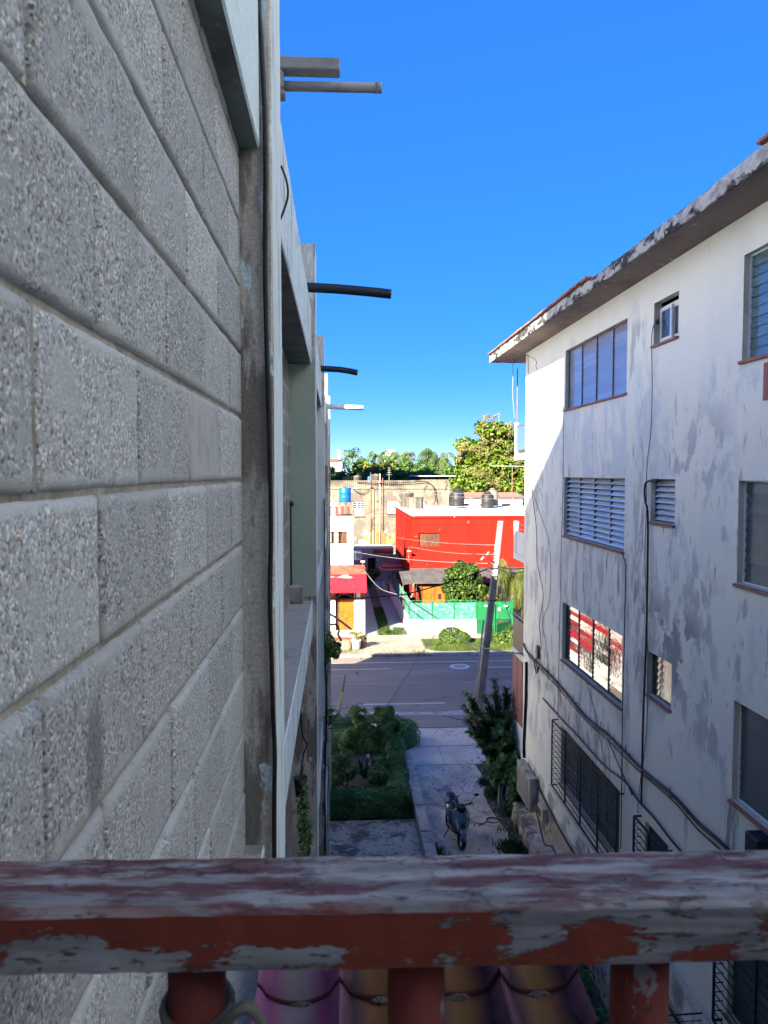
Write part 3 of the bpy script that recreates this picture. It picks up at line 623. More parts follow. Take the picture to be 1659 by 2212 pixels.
tag(stuff(blades('grass', g, .13, 'grassdark', .02)), 'grass strip between the two concrete tracks of the passage', 'grass')
def patch(cx, cy, r, n): return np.stack([rng.normal(cx, r, n), rng.normal(cy, r * 1.3, n), np.full(n, 0.0)], 1)
g = np.concatenate([patch(4.33, 18.5, .16, 900), patch(4.6, 20.6, .12, 120), patch(4.5, 21.8, .12, 400), patch(4.42, 22.6, .10, 250), patch(2.42, 18.4, .1, 200), patch(4.6, 19.6, .2, 120)])
tag(stuff(blades('weeds', g, .20, 'grassdark', .012)), 'weeds along the broken edge of the driveway', 'weeds')
g = np.concatenate([patch(-.1, 39.9, .3, 300), patch(.6, 40.0, .35, 300), patch(4.2, 39.6, .25, 200), patch(2.6, 39.4, .5, 120)])
tag(stuff(blades('weeds', g, .10, 'grass', .015)), 'weeds by the kerb across the road', 'weeds')
# small rubble on the driveway
rb = MB()
for _ in range(260):
    x, y = (random.uniform(2.5, 4.3), random.uniform(17, 24)) if random.random() < .5 else (random.gauss(4.55, .2), random.uniform(17, 22.5))
    s_ = random.uniform(.008, .03); rb.box(x - s_, x + s_ * random.random(), y - s_, y + s_, -.05 if x > 4.35 else 0, s_ * .8 - (.04 if x > 4.35 else 0))
tag(stuff(rb.build('rubble', 'kerb')), 'scattered grit and rubble on the driveway', 'rubble')
g = np.concatenate([scatter(260, 2.4, 4.4, 15, 24, .01), scatter(160, -.2, 2.0, 15, 20.3, .01), scatter(120, 2.3, 6, 24.2, 27.7, .012), scatter(90, -1, 9, 28, 30, -.085)])
tag(stuff(leaves_mesh('leaf_litter', g, .05, 'stump', None, .5, None, None, 3.0)), 'dry fallen leaves scattered over the driveway and sidewalk', 'leaves')
# sagging crack-sealed seams: low wall beside the patio
lw = thing('low_wall', 'low pale concrete wall between hedge bed and driveway', 'wall')
MB().box(2.07, 2.33, 8, 24.6, -.1, .30).build('wall_core', 'conc', lw)
yy = 8.0
while yy < 24.6:
    L_ = random.uniform(.42, .62) if yy < 19.5 else random.uniform(.9, 1.3)
    MB().box(2.06 + jit(.012), 2.34 + jit(.015), yy + .01, min(yy + L_, 24.64) - .01, .30, .345 + jit(.012), c=.012).build('coping', 'kerb', lw); yy += L_

# ================================================================== LEFT BUILDING
LB = thing('apartment_building', 'grey block apartment building at the left edge with concrete pillars', 'building')
XW, XP, XBm, XR = -.300, -.200, -.237, -.44     # block wall, pillar front, beam front, recessed wall
# one block mesh per variant, front at x = 0
def block_mesh():
    a, b = .1955, .0958; out = []; inn = []; nseg = (12, 6)
    def ring(ia, ib, x, j):
        pts = []
        for i in range(nseg[0]): pts.append((x, -ia + 2 * ia * i / nseg[0], -ib))
        for i in range(nseg[1]): pts.append((x, ia, -ib + 2 * ib * i / nseg[1]))
        for i in range(nseg[0]): pts.append((x, ia - 2 * ia * i / nseg[0], ib))
        for i in range(nseg[1]): pts.append((x, -ia, ib - 2 * ib * i / nseg[1]))
        return [(p[0] + jit(j * .4), p[1] + jit(j), p[2] + jit(j)) for p in pts]
    r0 = ring(a, b, -.05, 0); r1 = ring(a - .0006, b - .0006, -.0065, .0013); r2 = ring(a - .006, b - .006, -.0005, .0016); r3 = ring(a - .016, b - .016, 0, .001)
    n = len(r0); vs = r0 + r1 + r2 + r3; fs = []
    for k in range(3):
        for i in range(n): fs.append((k * n + i, k * n + (i + 1) % n, (k + 1) * n + (i + 1) % n, (k + 1) * n + i))
    fs.append(tuple(range(3 * n, 4 * n)))
    me = bpy.data.meshes.new('block'); me.from_pydata(vs, [], fs); me.materials.append(M['block'])
    me.polygons.foreach_set('use_smooth', [True] * len(me.polygons)); bmf(me); return me
bvar = [block_mesh() for _ in range(8)]
plain = bvar[0].copy(); plain.materials.clear(); plain.materials.append(M['plainblock'])
bw = MB().box(-.5, XW - .0085, -1.6, 2.455, 6.5, 10.42).build('wall', 'mortar', LB)
k = 0
for c in range(-9, 6):
    z0 = 9.3757 + .2 * c; even = (c % 2 == 0)
    ys = [(.795 if even else .995) + .4 * i for i in range(-4, 6)]
    ys = [y for y in ys if y < 2.33]
    if even: ys = [y for y in ys if y < 2.1]
    ys.append(2.462)
    for i in range(len(ys) - 1):
        if ys[i + 1] < .3: continue
        me = plain if (c == 0 and abs(ys[i] - 1.595) < .05) else bvar[k % 8]; k += 1
        o = link('block', me, bw, (XW + jit(.0018), (ys[i] + ys[i + 1]) / 2, z0 + .1))
        o.scale = (1, (ys[i + 1] - ys[i] - .010) / .391, 1)
        if k % 2: o.rotation_euler = (math.pi, 0, 0)
        if i > 0: MB().box(-.4, XW - .0055 + jit(.0012), ys[i] - .0055, ys[i] + .0055, z0 + .005, z0 + .195).build('mortar_joint', 'mortar', bw)
# pillars
PY = [2.455, 7.2, 11.9, 16.5, 21.3]
for i, y in enumerate(PY):
    mb = MB(); n = 46; zs = [0] + list(np.linspace(.8, 11.5, n))
    if i == 0:      # near pillar: worn arris
        ring = lambda z: [(-.47, y, z), (XP - .006 + jit(.002), y + jit(.001), z), (XP + jit(.001), y + .008 + jit(.003), z), (XP + jit(.001), y + .38, z), (-.47, y + .38, z)]
        rs = [ring(z) for z in zs]; vs = [p for r_ in rs for p in r_]; fs = []; mi = []
        for a in range(len(zs) - 1):
            for b_ in range(5): fs.append((a * 5 + b_, a * 5 + (b_ + 1) % 5, (a + 1) * 5 + (b_ + 1) % 5, (a + 1) * 5 + b_)); mi.append(1 if b_ == 2 else 0)
        fs.append(tuple(range((len(zs) - 1) * 5, len(zs) * 5))); mi.append(0)
        mb.v = vs; mb.f = fs; mb.m = mi
    else:
        mb.box(-.6, XP, y, y + .38, 0, 11.5, c=.004)
        mb.m = [0] * len(mb.f); mb.m[3] = 1
    mb.build('pillar', ['pillar', 'pilside'], LB)
# beams between the pillars, recessed walls, slotted screens
spans = [(-1.6, 2.452)] + [(PY[i] + .383, PY[i + 1] - .003) for i in range(4)]
for i, (a, b_) in enumerate(spans):
    for z0, z1 in ((10.40, 10.90), (7.90, 8.20), (5.25, 5.60), (2.65, 3.0)):
        if i == 0 and z0 < 7: continue
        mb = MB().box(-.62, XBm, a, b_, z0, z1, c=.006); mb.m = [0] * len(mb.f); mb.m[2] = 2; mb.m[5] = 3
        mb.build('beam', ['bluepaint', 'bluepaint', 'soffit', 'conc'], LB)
    if i == 0: continue
    for zf, zt in ((8.2, 10.4), (5.6, 7.9), (3.0, 5.25), (0, 2.65)):
        if i <= 1:
            mb = MB().box(-.6, -.50, a, b_, zf, zt); ph = .24; z = zf
            while z < zt - .02:
                z2 = min(z + ph, zt); mb.box(-.5, XR, a, b_, z, min(z + .05, zt))
                y = a + .02
                while y < b_ - .05:
                    mb.box(-.5, XR + .001, y, y + .045, z + .05, z2); y += .085
                z += ph
            mb.build('slotted_screen', 'screen', LB)
        else:
            MB().box(-.6, XR - .02, a, b_, zf, zt).build('recessed_wall', 'greenpaint' if i == 2 else 'palewall', LB)
MB().box(-.455, XP - .004, 7.186, 7.199, 8.24, 10.40).build('painted_panel', 'greenpaint', LB)
MB().box(-.45, -.315, 7.02, 7.184, 8.20, 8.36, c=.008).build('ledge_block', 'screen', LB)
MB().box(-.44, XP - .003, 11.888, 11.899, 5.6, 10.40).build('painted_panel', 'palewall', LB)
MB().tube([(-.435, 7.12, 8.36), (-.437, 7.12, 9.10)], .013, 8).lathe([(.028, 0), (.033, .03), (.02, .05)], (-.435, 7.12, 9.09), 10).build('vent_rod', 'blackmetal', LB)
# body behind the facade and the taller stepped upper floors
MB().box(-10, -.6, -1.6, 21.68, 0, 10.72).build('building_body', 'whiteroof', LB)
MB().box(-16, -10.002, -1.6, 21.68, 0, 9.7).build('building_body', 'palewall', LB)
# the block behind the lens: facade with a door onto the balcony, floor slab and slab above
OB = thing('balcony_block', 'apartment block carrying the balcony from which the alley is seen', 'building')
mb = MB(); wall_y(mb, -1.6, -.499, 12, 0, 11.3, [(.1, 1.0, 8.1, 10.2), (2.2, 3.6, 9.0, 10.3), (5.0, 6.4, 9.0, 10.3), (2.2, 3.6, 6.2, 7.5), (5, 6.4, 6.2, 7.5)], -.15)
mb.build('facade', ['palewall', 'reveal'], OB)
mb = MB(); ops_ = [(x, x + 1.3, z, z + 1.3) for z in np.arange(11.9, 20, 2.83) for x in np.arange(-10.4, -1, 2.3)]
wall_y(mb, -1.6, -11, -.50, 9.71, 21.6, ops_, -.2); mb.build('tower_facade', ['palewall', 'reveal'], OB)
MB().box(-11, -.5, -14, -1.82, 0, 21.6).build('tower_body', 'palewall', OB)
MB().box(-11.1, -.4, -14, -1.5, 21.601, 21.8).build('roof_slab', 'whiteroof', OB)
MB().box(-7.5, -.8, -13, -1.58, 21.801, 24.6).build('stair_tower', 'palewall', OB)
MB().box(-.499, 12, -6, -1.78, 0, 11.3).build('interior', 'darkvoid', OB)
MB().box(-.29, 1.75, -1.59, .66, 7.95, 8.09, c=.01).build('balcony_slab', 'conc', OB)

# added unseen block beyond the right building, bounces sunlight into the alley
TN = thing('bounce_block_right', 'unseen tall pale block behind the right building added to bounce sunlight into the alley', 'building')
mb = MB(); ops_ = [(y, y + 1.6, z, z + 1.3) for z in np.arange(2, 43, 3.0) for y in np.arange(-26, 15, 4.2)]
wall_x(mb, 17.5, -28, 17, 0, 46, ops_, .2); mb.build('wall', ['bluepaint', 'whitepaint'], TN)
MB().box(17.75, 32, -28, 17, 0, 46).build('building_body', 'whitepaint', TN)

NB = thing('bounce_block_left', 'unseen white slab block across the road added to bounce sunlight onto the right wall', 'building')  # added out of view to reflect sunlight onto the right wall
mb = MB(); ops_ = [(x, x + 2.2, z, z + 1.5) for z in np.arange(2, 37, 3.0) for x in np.arange(-88, -24, 4.0)]
wall_y(mb, 44.5, -90, -20.5, 0, 40, ops_, .25); mb.build('wall', ['whitepaint', 'whitepaint'], NB)
MB().box(-90, -20.5, 44.8, 58, 0, 40).build('building_body', 'whitepaint', NB)

# ---- railing
RL = thing('balcony_railing', 'weathered wooden balcony rail with peeling red paint across the foreground', 'railing', (0, .612, 0), R(-1.75))
mb = MB(); xs = np.linspace(-.30, 1.75, 120)
def rail_ring(x):
    j = lambda: jit(.0007)
    return [(x, -.040 + j(), 9.020 + j()), (x, .040 + j(), 9.020 + j()), (x, .041 + j(), 9.064 + j()), (x, .037 + j(), 9.069 + j()), (x, -.034 + j(), 9.069 + j()), (x, -.040 + j(), 9.063 + j())]
rr_ = [rail_ring(x) for x in xs]; vs = [p for r_ in rr_ for p in r_]
fs = [(a * 6 + b_, a * 6 + (b_ + 1) % 6, (a + 1) * 6 + (b_ + 1) % 6, (a + 1) * 6 + b_) for a in range(len(xs) - 1) for b_ in range(6)] + [tuple(range(6)), tuple(range(len(vs) - 6, len(vs)))]
mb.add(vs, fs).build('handrail', 'rail', RL)
prof = [(.026, 0), (.026, .05), (.018, .07), (.024, .12), (.0245, .45), (.018, .52), (.024, .58), (.0235, .92)]
for x in (-.1155, .0635, .249, .43, .61, .79, .97, 1.15, 1.33, 1.51, 1.69):
    MB().lathe([(r_, z + 8.091) for r_, z in prof], (x, 0, 0), 16).build('baluster', 'balred', RL, True)
rp = thing('rope_tie', 'pale cord knotted round the leftmost baluster', 'rope')
for dz, ph in ((0, 0), (-.016, .6)):
    pts = [(-.1155 + .0265 * math.cos(a), .6155 + .0265 * math.sin(a), 8.966 + dz + .006 * math.sin(a + ph)) for a in np.linspace(0, 6.28, 20)]
    MB().tube(pts, .0042, 6, caps=False).build('cord', 'rope', rp, True)
MB().tube(spline([(-.092, .592, 8.961), (-.083, .580, 8.981), (-.070, .578, 8.988), (-.060, .582, 8.971), (-.066, .590, 8.951), (-.068, .592, 8.911)]), .0048, 6).build('cord_end', 'rope', rp, True)
MB().tube(spline([(-.088, .590, 8.961), (-.082, .582, 8.951), (-.080, .586, 8.906)]), .0045, 6).build('cord_end', 'rope', rp, True)

# ---- glazed tile canopy just outside the railing
CN = thing('tile_canopy', 'small canopy of mauve and brown glazed roof tiles below the rail', 'canopy')
def tile_mesh(mat):
    w_, L_ = .1345, .128; nx = 18; vs = []; fs = []
    prof = []
    for i in range(nx + 1):
        x = -w_ / 2 + w_ * i / nx; u = abs(2 * x / w_)
        zz = .030 * u ** 2.2 + (.010 * math.cos((1 - u) / .22 * math.pi / 2) if u > .78 else 0)
        prof.append((x, zz))
    for (y, zo) in ((0, 0), (L_, 0)):
        for x, zz in prof: vs.append((x, y, zz))
    for x, zz in prof: vs.append((x, 0, zz - .011))
    n = nx + 1
    for i in range(nx): fs.append((i, i + 1, n + i + 1, n + i)); fs.append((2 * n + i, 2 * n + i + 1, i + 1, i))
    me = bpy.data.meshes.new('roof_tile'); me.from_pydata(vs, [], fs); me.materials.append(M[mat]); me.materials.append(M['tile_butt'])
    me.polygons.foreach_set('material_index', [0, 1] * nx); me.polygons.foreach_set('use_smooth', [True] * len(me.polygons)); me.update(); return me
tm = {k: tile_mesh(k) for k in ('tile_mauve', 'tile_brown')}
zt_ = lambda y: 8.527 + (y - 1.24) * .20
MB().add([(-.205, .80, zt_(.8) - .03), (.345, .80, zt_(.8) - .03), (.345, 1.44, zt_(1.44) - .03), (-.205, 1.44, zt_(1.44) - .03), (-.205, .80, zt_(.8) - .09), (.345, .80, zt_(.8) - .09), (.345, 1.44, zt_(1.44) - .09), (-.205, 1.44, zt_(1.44) - .09)], [(0, 1, 2, 3), (4, 5, 6, 7), (0, 1, 5, 4), (1, 2, 6, 5), (2, 3, 7, 6), (3, 0, 4, 7)]).build('canopy_slab', 'conc', CN)
for r_ in range(6):
    for c in range(4):
        y = .835 + .101 * r_; z = zt_(y)
        o = link('roof_tile', tm['tile_mauve' if c == 0 or (c == 1 and r_ < 3) else 'tile_brown'], CN, (-.0675 + .135 * c + jit(.002), y + jit(.004), z + jit(.002)), (math.atan(.20) - .11, jit(.01), jit(.02)))
        lm = MB().lathe([(.024, -.012), (.022 + jit(.003), -.004), (.012, .0015)], (0, 0, 0), 7)
        lm.v = [(a_ * random.uniform(.7, 1.2), b_ * .35 * random.uniform(.6, 1.3), c_) for a_, b_, c_ in lm.v]
        lm.build('mortar_bed', 'bedmortar', CN, loc=(-.0675 + .135 * c + jit(.008), y + .003, z - .004))

# ================================================================== RIGHT BUILDING
RB = thing('white_apartment_building', 'stained white four storey apartment building with louvre windows on the right', 'building')
XF, YC, ZT = 5.10, 20.60, 12.62
tops = (12.12, 9.30, 6.47, 3.62); bots = (10.81, 7.99, 5.16, 2.28); sb = (11.45, 8.61, 5.76, 2.95)
ops = []
for t, b_, s_ in zip(tops, bots, sb):
    ops += [(13.39, 17.07, b_, t), (11.35, 12.25, s_, t), (5.8, 9.50, b_, t)]
mb = MB(); wall_x(mb, XF, 1.5, YC, 1.30, ZT, ops, .13)
mb.build('wall', ['rightwall', 'reveal'], RB)
MB().box(XF + .45, 16, 1.5, YC - .001, 0, ZT - .01).build('interior', 'darkvoid', RB)
MB().box(XF + .001, 16, YC - .002, YC + .12, 0, ZT).build('front_wall', 'rightwall', RB)
MB().box(XF - .03, XF + .4, 1.5, YC - .01, -.1, 1.299).build('plinth', 'drive', RB)
# stepped rough footing along the foot of the wall
mb = MB(); ys = np.linspace(8, 20.2, 50)
top = [(4.72 + .05 * math.sin(y * 2) + jit(.02), y, .52 + .10 * math.sin(y * .9) + jit(.03)) for y in ys]
vs = [(x - .05 + jit(.02), y, -.1) for x, y, z in top] + top + [(XF, y, z + .05) for x, y, z in top]; n = len(ys)
fs = [(k_ * n + i, k_ * n + i + 1, (k_ + 1) * n + i + 1, (k_ + 1) * n + i) for k_ in (0, 1) for i in range(n - 1)]
fs += [(n - 1, 2 * n - 1, 3 * n - 1)]
mb.add(vs, fs).build('footing', 'patio', RB)
def sill(y0, y1, z, par): MB().box(XF - .045, XF + .125, y0 - .03, y1 + .03, z - .045, z - .004, c=.006).build('sill', 'sill', par)
def slat_mesh(L_, h, th, mat):
    mb = MB().box(-th / 2, th / 2, -L_ / 2, L_ / 2, -h / 2, h / 2)
    me = bpy.data.meshes.new('louvre_slat'); me.from_pydata(mb.v, [], mb.f); me.materials.append(M[mat]); bmf(me); return me
def louvres(y0, y1, z0, z1, cols, n, ang, mat, frame='alu', sill_=True, skip=(), back=None, var=.015):
    """one window: frame bars (the part) with slats and sill as its pieces"""
    X = XF + .095; mb = MB(); fw = .022
    cw = (y1 - y0) / cols
    for i in range(cols + 1):
        y = y0 + cw * i; a = fw if i in (0, cols) else fw * .5
        mb.box(X - .02, X + .035, max(y - a, y0 + .001), min(y + a, y1 - .001), z0 + .001, z1 - .001)
    mb.box(X - .019, X + .034, y0 + .002, y1 - .002, z1 - fw - .001, z1 - .002); mb.box(X - .019, X + .034, y0 + .002, y1 - .002, z0 + .002, z0 + fw)
    win = mb.build('window', frame, RB)
    ph = (z1 - z0 - 2 * fw) / n; me = slat_mesh(cw - 2 * fw * .8, ph * 1.12, .006, mat)
    for i in range(cols):
        a_col = ang + jit(.03)
        for k_ in range(n):
            if (i, k_) in skip: continue
            link('louvre_slat', me, win, (X + .004, y0 + cw * (i + .5), z0 + fw + ph * (k_ + .5)), (0, a_col + jit(var), 0))
    if back: MB().box(X + .12, X + .13, y0, y1, z0, z1).build('curtain', back, win)
    if sill_: sill(y0, y1, z0, win)
    return win
M['curtain'] = pmat('curtain', (.38, .36, .33), [((.30, .28, .26), 6, (1, 1, .1), .45, .6)])
louvres(13.39, 17.07, bots[0], tops[0], 4, 10, .10, 'glass_skytint')
louvres(5.8, 9.5, bots[0], tops[0], 4, 10, .10, 'glass_teal', frame='whiteframe')
louvres(13.39, 17.07, bots[1], tops[1], 4, 12, .72, 'glass_sky')
louvres(11.35, 12.25, sb[1], tops[1], 1, 7, .72, 'glass_sky')
louvres(5.8, 9.5, bots[1], tops[1], 4, 10, .18, 'glass_smoke', frame='whiteframe')
louvres(13.39, 17.07, bots[2], tops[2], 4, 13, .15, 'glass_mirror', var=.045)
louvres(11.35, 12.25, sb[2], tops[2], 1, 6, .16, 'glass_smoke')
louvres(5.8, 9.5, bots[2], tops[2], 4, 10, .06, 'glass_smoke', frame='whiteframe')
louvres(13.39, 17.07, bots[3], tops[3], 4, 12, .12, 'glass_smoke')
louvres(11.35, 12.25, sb[3], tops[3], 1, 6, .12, 'glass_smoke')
louvres(5.8, 9.5, bots[3], tops[3], 4, 11, .12, 'glass_smoke')
# small white sliding window at the top
X = XF + .09; mb = MB()
y0, y1, z0, z1 = 11.35, 12.25, sb[0], tops[0]
def sash(mb, X, a, b_, c, d, t): mb.box(X, X + .04, a, b_, c, c + t); mb.box(X, X + .04, a, b_, d - t, d); mb.box(X + .001, X + .039, a, a + t, c + t, d - t); mb.box(X + .001, X + .039, b_ - t, b_, c + t, d - t)
sash(mb, X + .045, y0 + .002, y1 - .002, z0 + .002, z1 - .06, .035)
wn = mb.build('window', 'whiteframe', RB)
for a, b_, xo in ((11.78, 12.21, -.01), (11.39, 11.83, .035)):
    mb = MB(); sash(mb, X + xo, a, b_, z0 + .04, z1 - .10, .05); sh = mb.build('sash', 'whiteframe', wn)
    MB().box(X + xo + .015, X + xo + .025, a + .05, b_ - .05, z0 + .09, z1 - .15).build('pane', 'glass_dark', wn)
sill(y0, y1, z0, wn)
MB().box(X - .06, X - .03, 12.2, 12.235, 11.78, 11.86).build('hinge_block', 'blackmetal', wn)
# iron window grilles on the ground floor
def grille(y0, y1, z0, z1, out, nb, posts):
    mb = MB(); X = XF - out; r = .014
    for z in (z0, z1): mb.box(X - r, X + r, y0, y1, z - r, z + r); mb.box(X, XF + .02, y0 - r, y0 + r, z - r * .9, z + r * .9); mb.box(X, XF + .02, y1 - r, y1 + r, z - r * .9, z + r * .9)
    for y in posts: mb.box(X - r * 1.1, X + r * 1.1, y - r, y + r, z0, z1)
    gr = mb.build('window_grille', 'blackmetal', RB)
    for i in range(1, nb):
        z = z0 + (z1 - z0) * i / nb
        MB().box(X - .006, X + .006, y0, y1, z - .006, z + .006).box(X, XF, y1 - .006, y1 + .006, z - .005, z + .005).build('grille_bar', 'blackmetal', gr)
grille(13.2, 17.35, 2.12, 3.66, .13, 12, (13.2, 14.2, 15.25, 16.3, 17.35)); grille(11.2, 12.4, 2.80, 3.62, .13, 7, (11.2, 11.8, 12.4)); grille(5.6, 9.6, 2.12, 3.66, .13, 12, (5.6, 6.6, 7.6, 8.6, 9.6))
# eave: slab, crumbling fascia, roof, edge tiles
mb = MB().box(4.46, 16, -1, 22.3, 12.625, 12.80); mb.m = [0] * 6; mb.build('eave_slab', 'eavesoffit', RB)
ys = np.linspace(22.35, -1, 190); sect = []
for y in ys:
    broken = 1.0 if 9.0 < y < 13.8 else .25
    j = lambda s_: jit(s_ * (.3 + broken))
    dz = -.05 * broken * abs(math.sin(y * 2.3)) * random.random()
    sect.append([(4.47, y, 12.60 + j(.006)), (4.425 + j(.012), y, 12.585 + j(.010)), (4.415 + j(.02), y, 12.65 + j(.02)), (4.415 + abs(j(.025)), y, 12.73 + j(.02)), (4.425 + abs(j(.03)), y, 12.80 + dz), (4.60, y, 12.84 + dz)])
m_ = 6; vs = [p for s_ in sect for p in s_]; fs = [(a * m_ + b_, a * m_ + b_ + 1, (a + 1) * m_ + b_ + 1, (a + 1) * m_ + b_) for a in range(len(ys) - 1) for b_ in range(m_ - 1)]
MB().add(vs, fs).build('fascia', 'fascia', RB)
MB().box(4.42, 16, 22.301, 22.36, 12.59, 12.82, c=.01).build('fascia', 'fascia', RB)
MB().add([(4.5, -1, 12.82), (16, -1, 12.82), (16, 22.3, 12.82), (4.5, 22.3, 12.82), (10, 4, 14.3), (10, 17, 14.3)], [(0, 3, 5, 4), (1, 4, 5, 2), (3, 2, 5), (0, 4, 1)]).build('roof', 'terracotta', RB)
y = 22.42
while y > -.5:
    if y > 13.6 or y < 8.35: MB().box(4.385 + jit(.012), 4.80, y - .36, y - .006, 12.825 + jit(.004), 12.868 + jit(.006), c=.008).build('roof_tile', 'terracotta', RB)
    y -= .37
# front balconies beyond the corner
def balcony(zs, zt, style):
    sl_ = MB().box(XF + .01, 11, YC + .121, 22.05, zs - .19, zs, c=.01).build('balcony', 'palewall', RB)
    if style == 'glass':
        MB().box(XF + .012, XF + .09, 21.9, 22.04, zs + .001, zt, c=.006).build('post', 'whitepaint', sl_)
        MB().box(XF + .03, XF + .045, YC + .13, 21.89, zs + .10, zt - .12).build('glass_panel', 'glass_teal', sl_)
        MB().box(XF + .02, XF + .06, YC + .13, 21.89, zt - .119, zt - .085).build('rail', 'alu', sl_)
        MB().box(XF + .1, 11, 21.99, 22.03, zs + .001, zt - .1).build('parapet', 'whitepaint', sl_)
    elif style == 'wall':
        MB().box(XF + .012, XF + .10, 21.78, 22.04, zs + .001, zt, c=.006).build('post', 'whitepaint', sl_)
        MB().box(XF + .03, XF + .09, YC + .13, 21.77, zs + .001, zs + .62).build('parapet', 'palewall', sl_)
        for z in (zs + .70, zs + .84): MB().box(XF + .05, XF + .075, YC + .13, 21.77, z - .012, z + .012).build('rail', 'alu', sl_)
    else:
        MB().box(XF + .012, XF + .08, YC + .13, 22.04, zs + .001, zt).build('parapet', 'blackmetal', sl_)
        MB().box(XF + .014, XF + .05, YC + .13, 22.0, zt + .08, zt + .11).build('rail', 'alu', sl_)
        for i in range(7): MB().box(XF + .02, XF + .035, YC + .15 + .28 * i, YC + .165 + .28 * i, zt, zt + .08).build('baluster', 'blackmetal', sl_)
    return sl_
balcony(9.94, 10.83, 'glass'); balcony(7.10, 8.0, 'wall'); balcony(4.32, 5.22, 'metal')
bb = MB().box(XF + .012, 9, YC + .121, 22.1, 1.42, 2.27).build('porch_wall', 'palewall', RB)
MB().box(XF + .008, 9, YC + .121, 22.14, 1.20, 1.419).build('porch_base', 'boxred', RB)
pp = MB().box(XF + .02, 9, YC + .30, 22.08, 2.271, 4.12).build('porch_panel', 'boxred', RB)
MB().box(XF + .008, XF + .02, 21.5, 21.52, 2.28, 4.11).build('panel_seam', 'pvc', pp)
MB().box(XF + .02, 9, YC + .12, 22.0, 0, 1.199).build('porch_foot', 'conc', RB)
MB().box(XF - .02, XF + .05, 8.2, 8.97, 10.26, 10.71, c=.006).build('wall_panel', 'boxred', RB)

# ---- things fixed to the right wall
ac = thing('air_conditioner', 'dirty grey air conditioner unit low on the white wall near the corner', 'air conditioner')
MB().box(4.86, 5.07, 18.95, 20.35, .74, 1.60, c=.015).build('casing', 'acwhite', ac)
MB().box(4.852, 4.86, 19.1, 20.2, .82, 1.5).build('fan_guard', 'pvc', ac)
for i in range(9): MB().box(4.846, 4.853, 19.1, 20.2, .86 + .07 * i, .872 + .07 * i).build('guard_bar', 'alu', ac)
for y in (19.2, 20.1): MB().box(4.84, 5.10, y - .02, y + .02, .69, .738).build('bracket', 'rust', ac)
yb = thing('meter_box', 'small yellowed plastic box on the wall below the grille', 'box')
MB().box(4.93, 5.06, 17.98, 18.42, .92, 1.24, c=.012).build('casing', 'acyellow', yb); MB().box(4.924, 4.93, 18.10, 18.40, .98, 1.16).build('cover', 'greyawn', yb)
spk = thing('wall_speaker', 'black box fixed to the white wall at the right edge above the rail', 'box')
MB().box(4.86, 5.099, 8.45, 8.74, 4.82, 5.12, c=.015).build('casing', 'blackmetal', spk); MB().tube(spline([(5.0, 8.76, 4.9), (5.04, 8.86, 4.80), (5.06, 8.95, 4.84), (5.08, 9.0, 4.74)]), .008, 5).build('lead', 'cable', spk)
jb = thing('junction_box', 'grey cable junction box with dangling wires near the corner of the white wall', 'box')
MB().box(5.02, 5.10, 18.95, 19.12, 4.70, 5.02, c=.01).build('casing', 'alu', jb)
for i in range(5): MB().tube(spline([(5.04, 18.97 + .03 * i, 4.71), (5.0, 18.95 + .05 * i + jit(.03), 4.5 + jit(.05)), (5.03, 18.9 + .05 * i, 4.35 + jit(.05)), (5.06, 18.85 + .04 * i, 4.52)]), .007, 5).build('wire', 'cable', jb)
X5 = 5.055
def wallrun(pts, dx=0.0): return [(p[0] + dx, p[1], p[2]) for p in pts]
bundle = [(5.05, 20.5, 4.75), (5.05, 20.03, 4.60), (5.05, 18.67, 4.58), (5.05, 17.04, 4.54), (5.05, 15.2, 4.41), (5.05, 14.0, 4.48), (5.05, 13.04, 4.47), (5.05, 12.27, 4.46), (5.05, 11.09, 4.52), (5.05, 10.31, 4.48), (5.05, 9.5, 4.51), (5.05, 8.2, 4.45), (5.05, 6, 4.5)]
cable('thick black cable bundle running along the right wall over the ground floor grilles', bundle, .028)
cable('thin black cable strung just under the thick bundle on the right wall', [(x, y, z - .05 - .05 * abs(math.sin(y * .8))) for x, y, z in bundle[1:]], .012)
for y, hl_ in ((17.2, 'hook nearest the building corner holding the cable bundle'), (15.9, 'second hook from the corner holding the cable bundle'), (14.15, 'middle hook of five holding the cable bundle'), (12.9, 'fourth hook from the corner holding the cable bundle'), (11.1, 'hook nearest the rail holding the cable bundle')): tag(MB().tube([(5.10, y, 4.50), (5.02, y, 4.49), (5.0, y, 4.53), (5.0, y, 4.66)], .008, 5).build('cable_hook', 'alu'), 'small iron ' + hl_, 'hook', 'hooks under the cable bundle')
cable('lower cable bundle sagging above the iron window grilles', [(5.05, 18.48, 3.83), (5.05, 16.87, 3.82), (5.05, 15.63, 3.84), (5.05, 14.16, 3.83), (5.05, 13.02, 3.95), (5.05, 12.47, 3.87), (5.05, 11.76, 3.87), (5.05, 10.88, 3.81), (5.05, 9, 3.85), (5.05, 6, 3.8)], .020)
cable('short slack wire crossing between the two bundles on the right wall', [(5.05, 13.9, 4.40), (5.05, 13.4, 4.15), (5.05, 13.0, 3.98), (5.05, 12.7, 3.85)], .010)
cable('thick black cable dropping from the small second row window', [(5.12, 12.0, 9.27), (5.05, 12.30, 9.25), (5.05, 12.39, 9.10), (5.05, 12.34, 8.90), (5.05, 12.24, 8.70), (5.05, 12.21, 7.68), (5.05, 12.22, 6.54), (5.05, 12.28, 5.42), (5.05, 12.29, 4.49), (5.05, 12.30, 3.87)], .018)
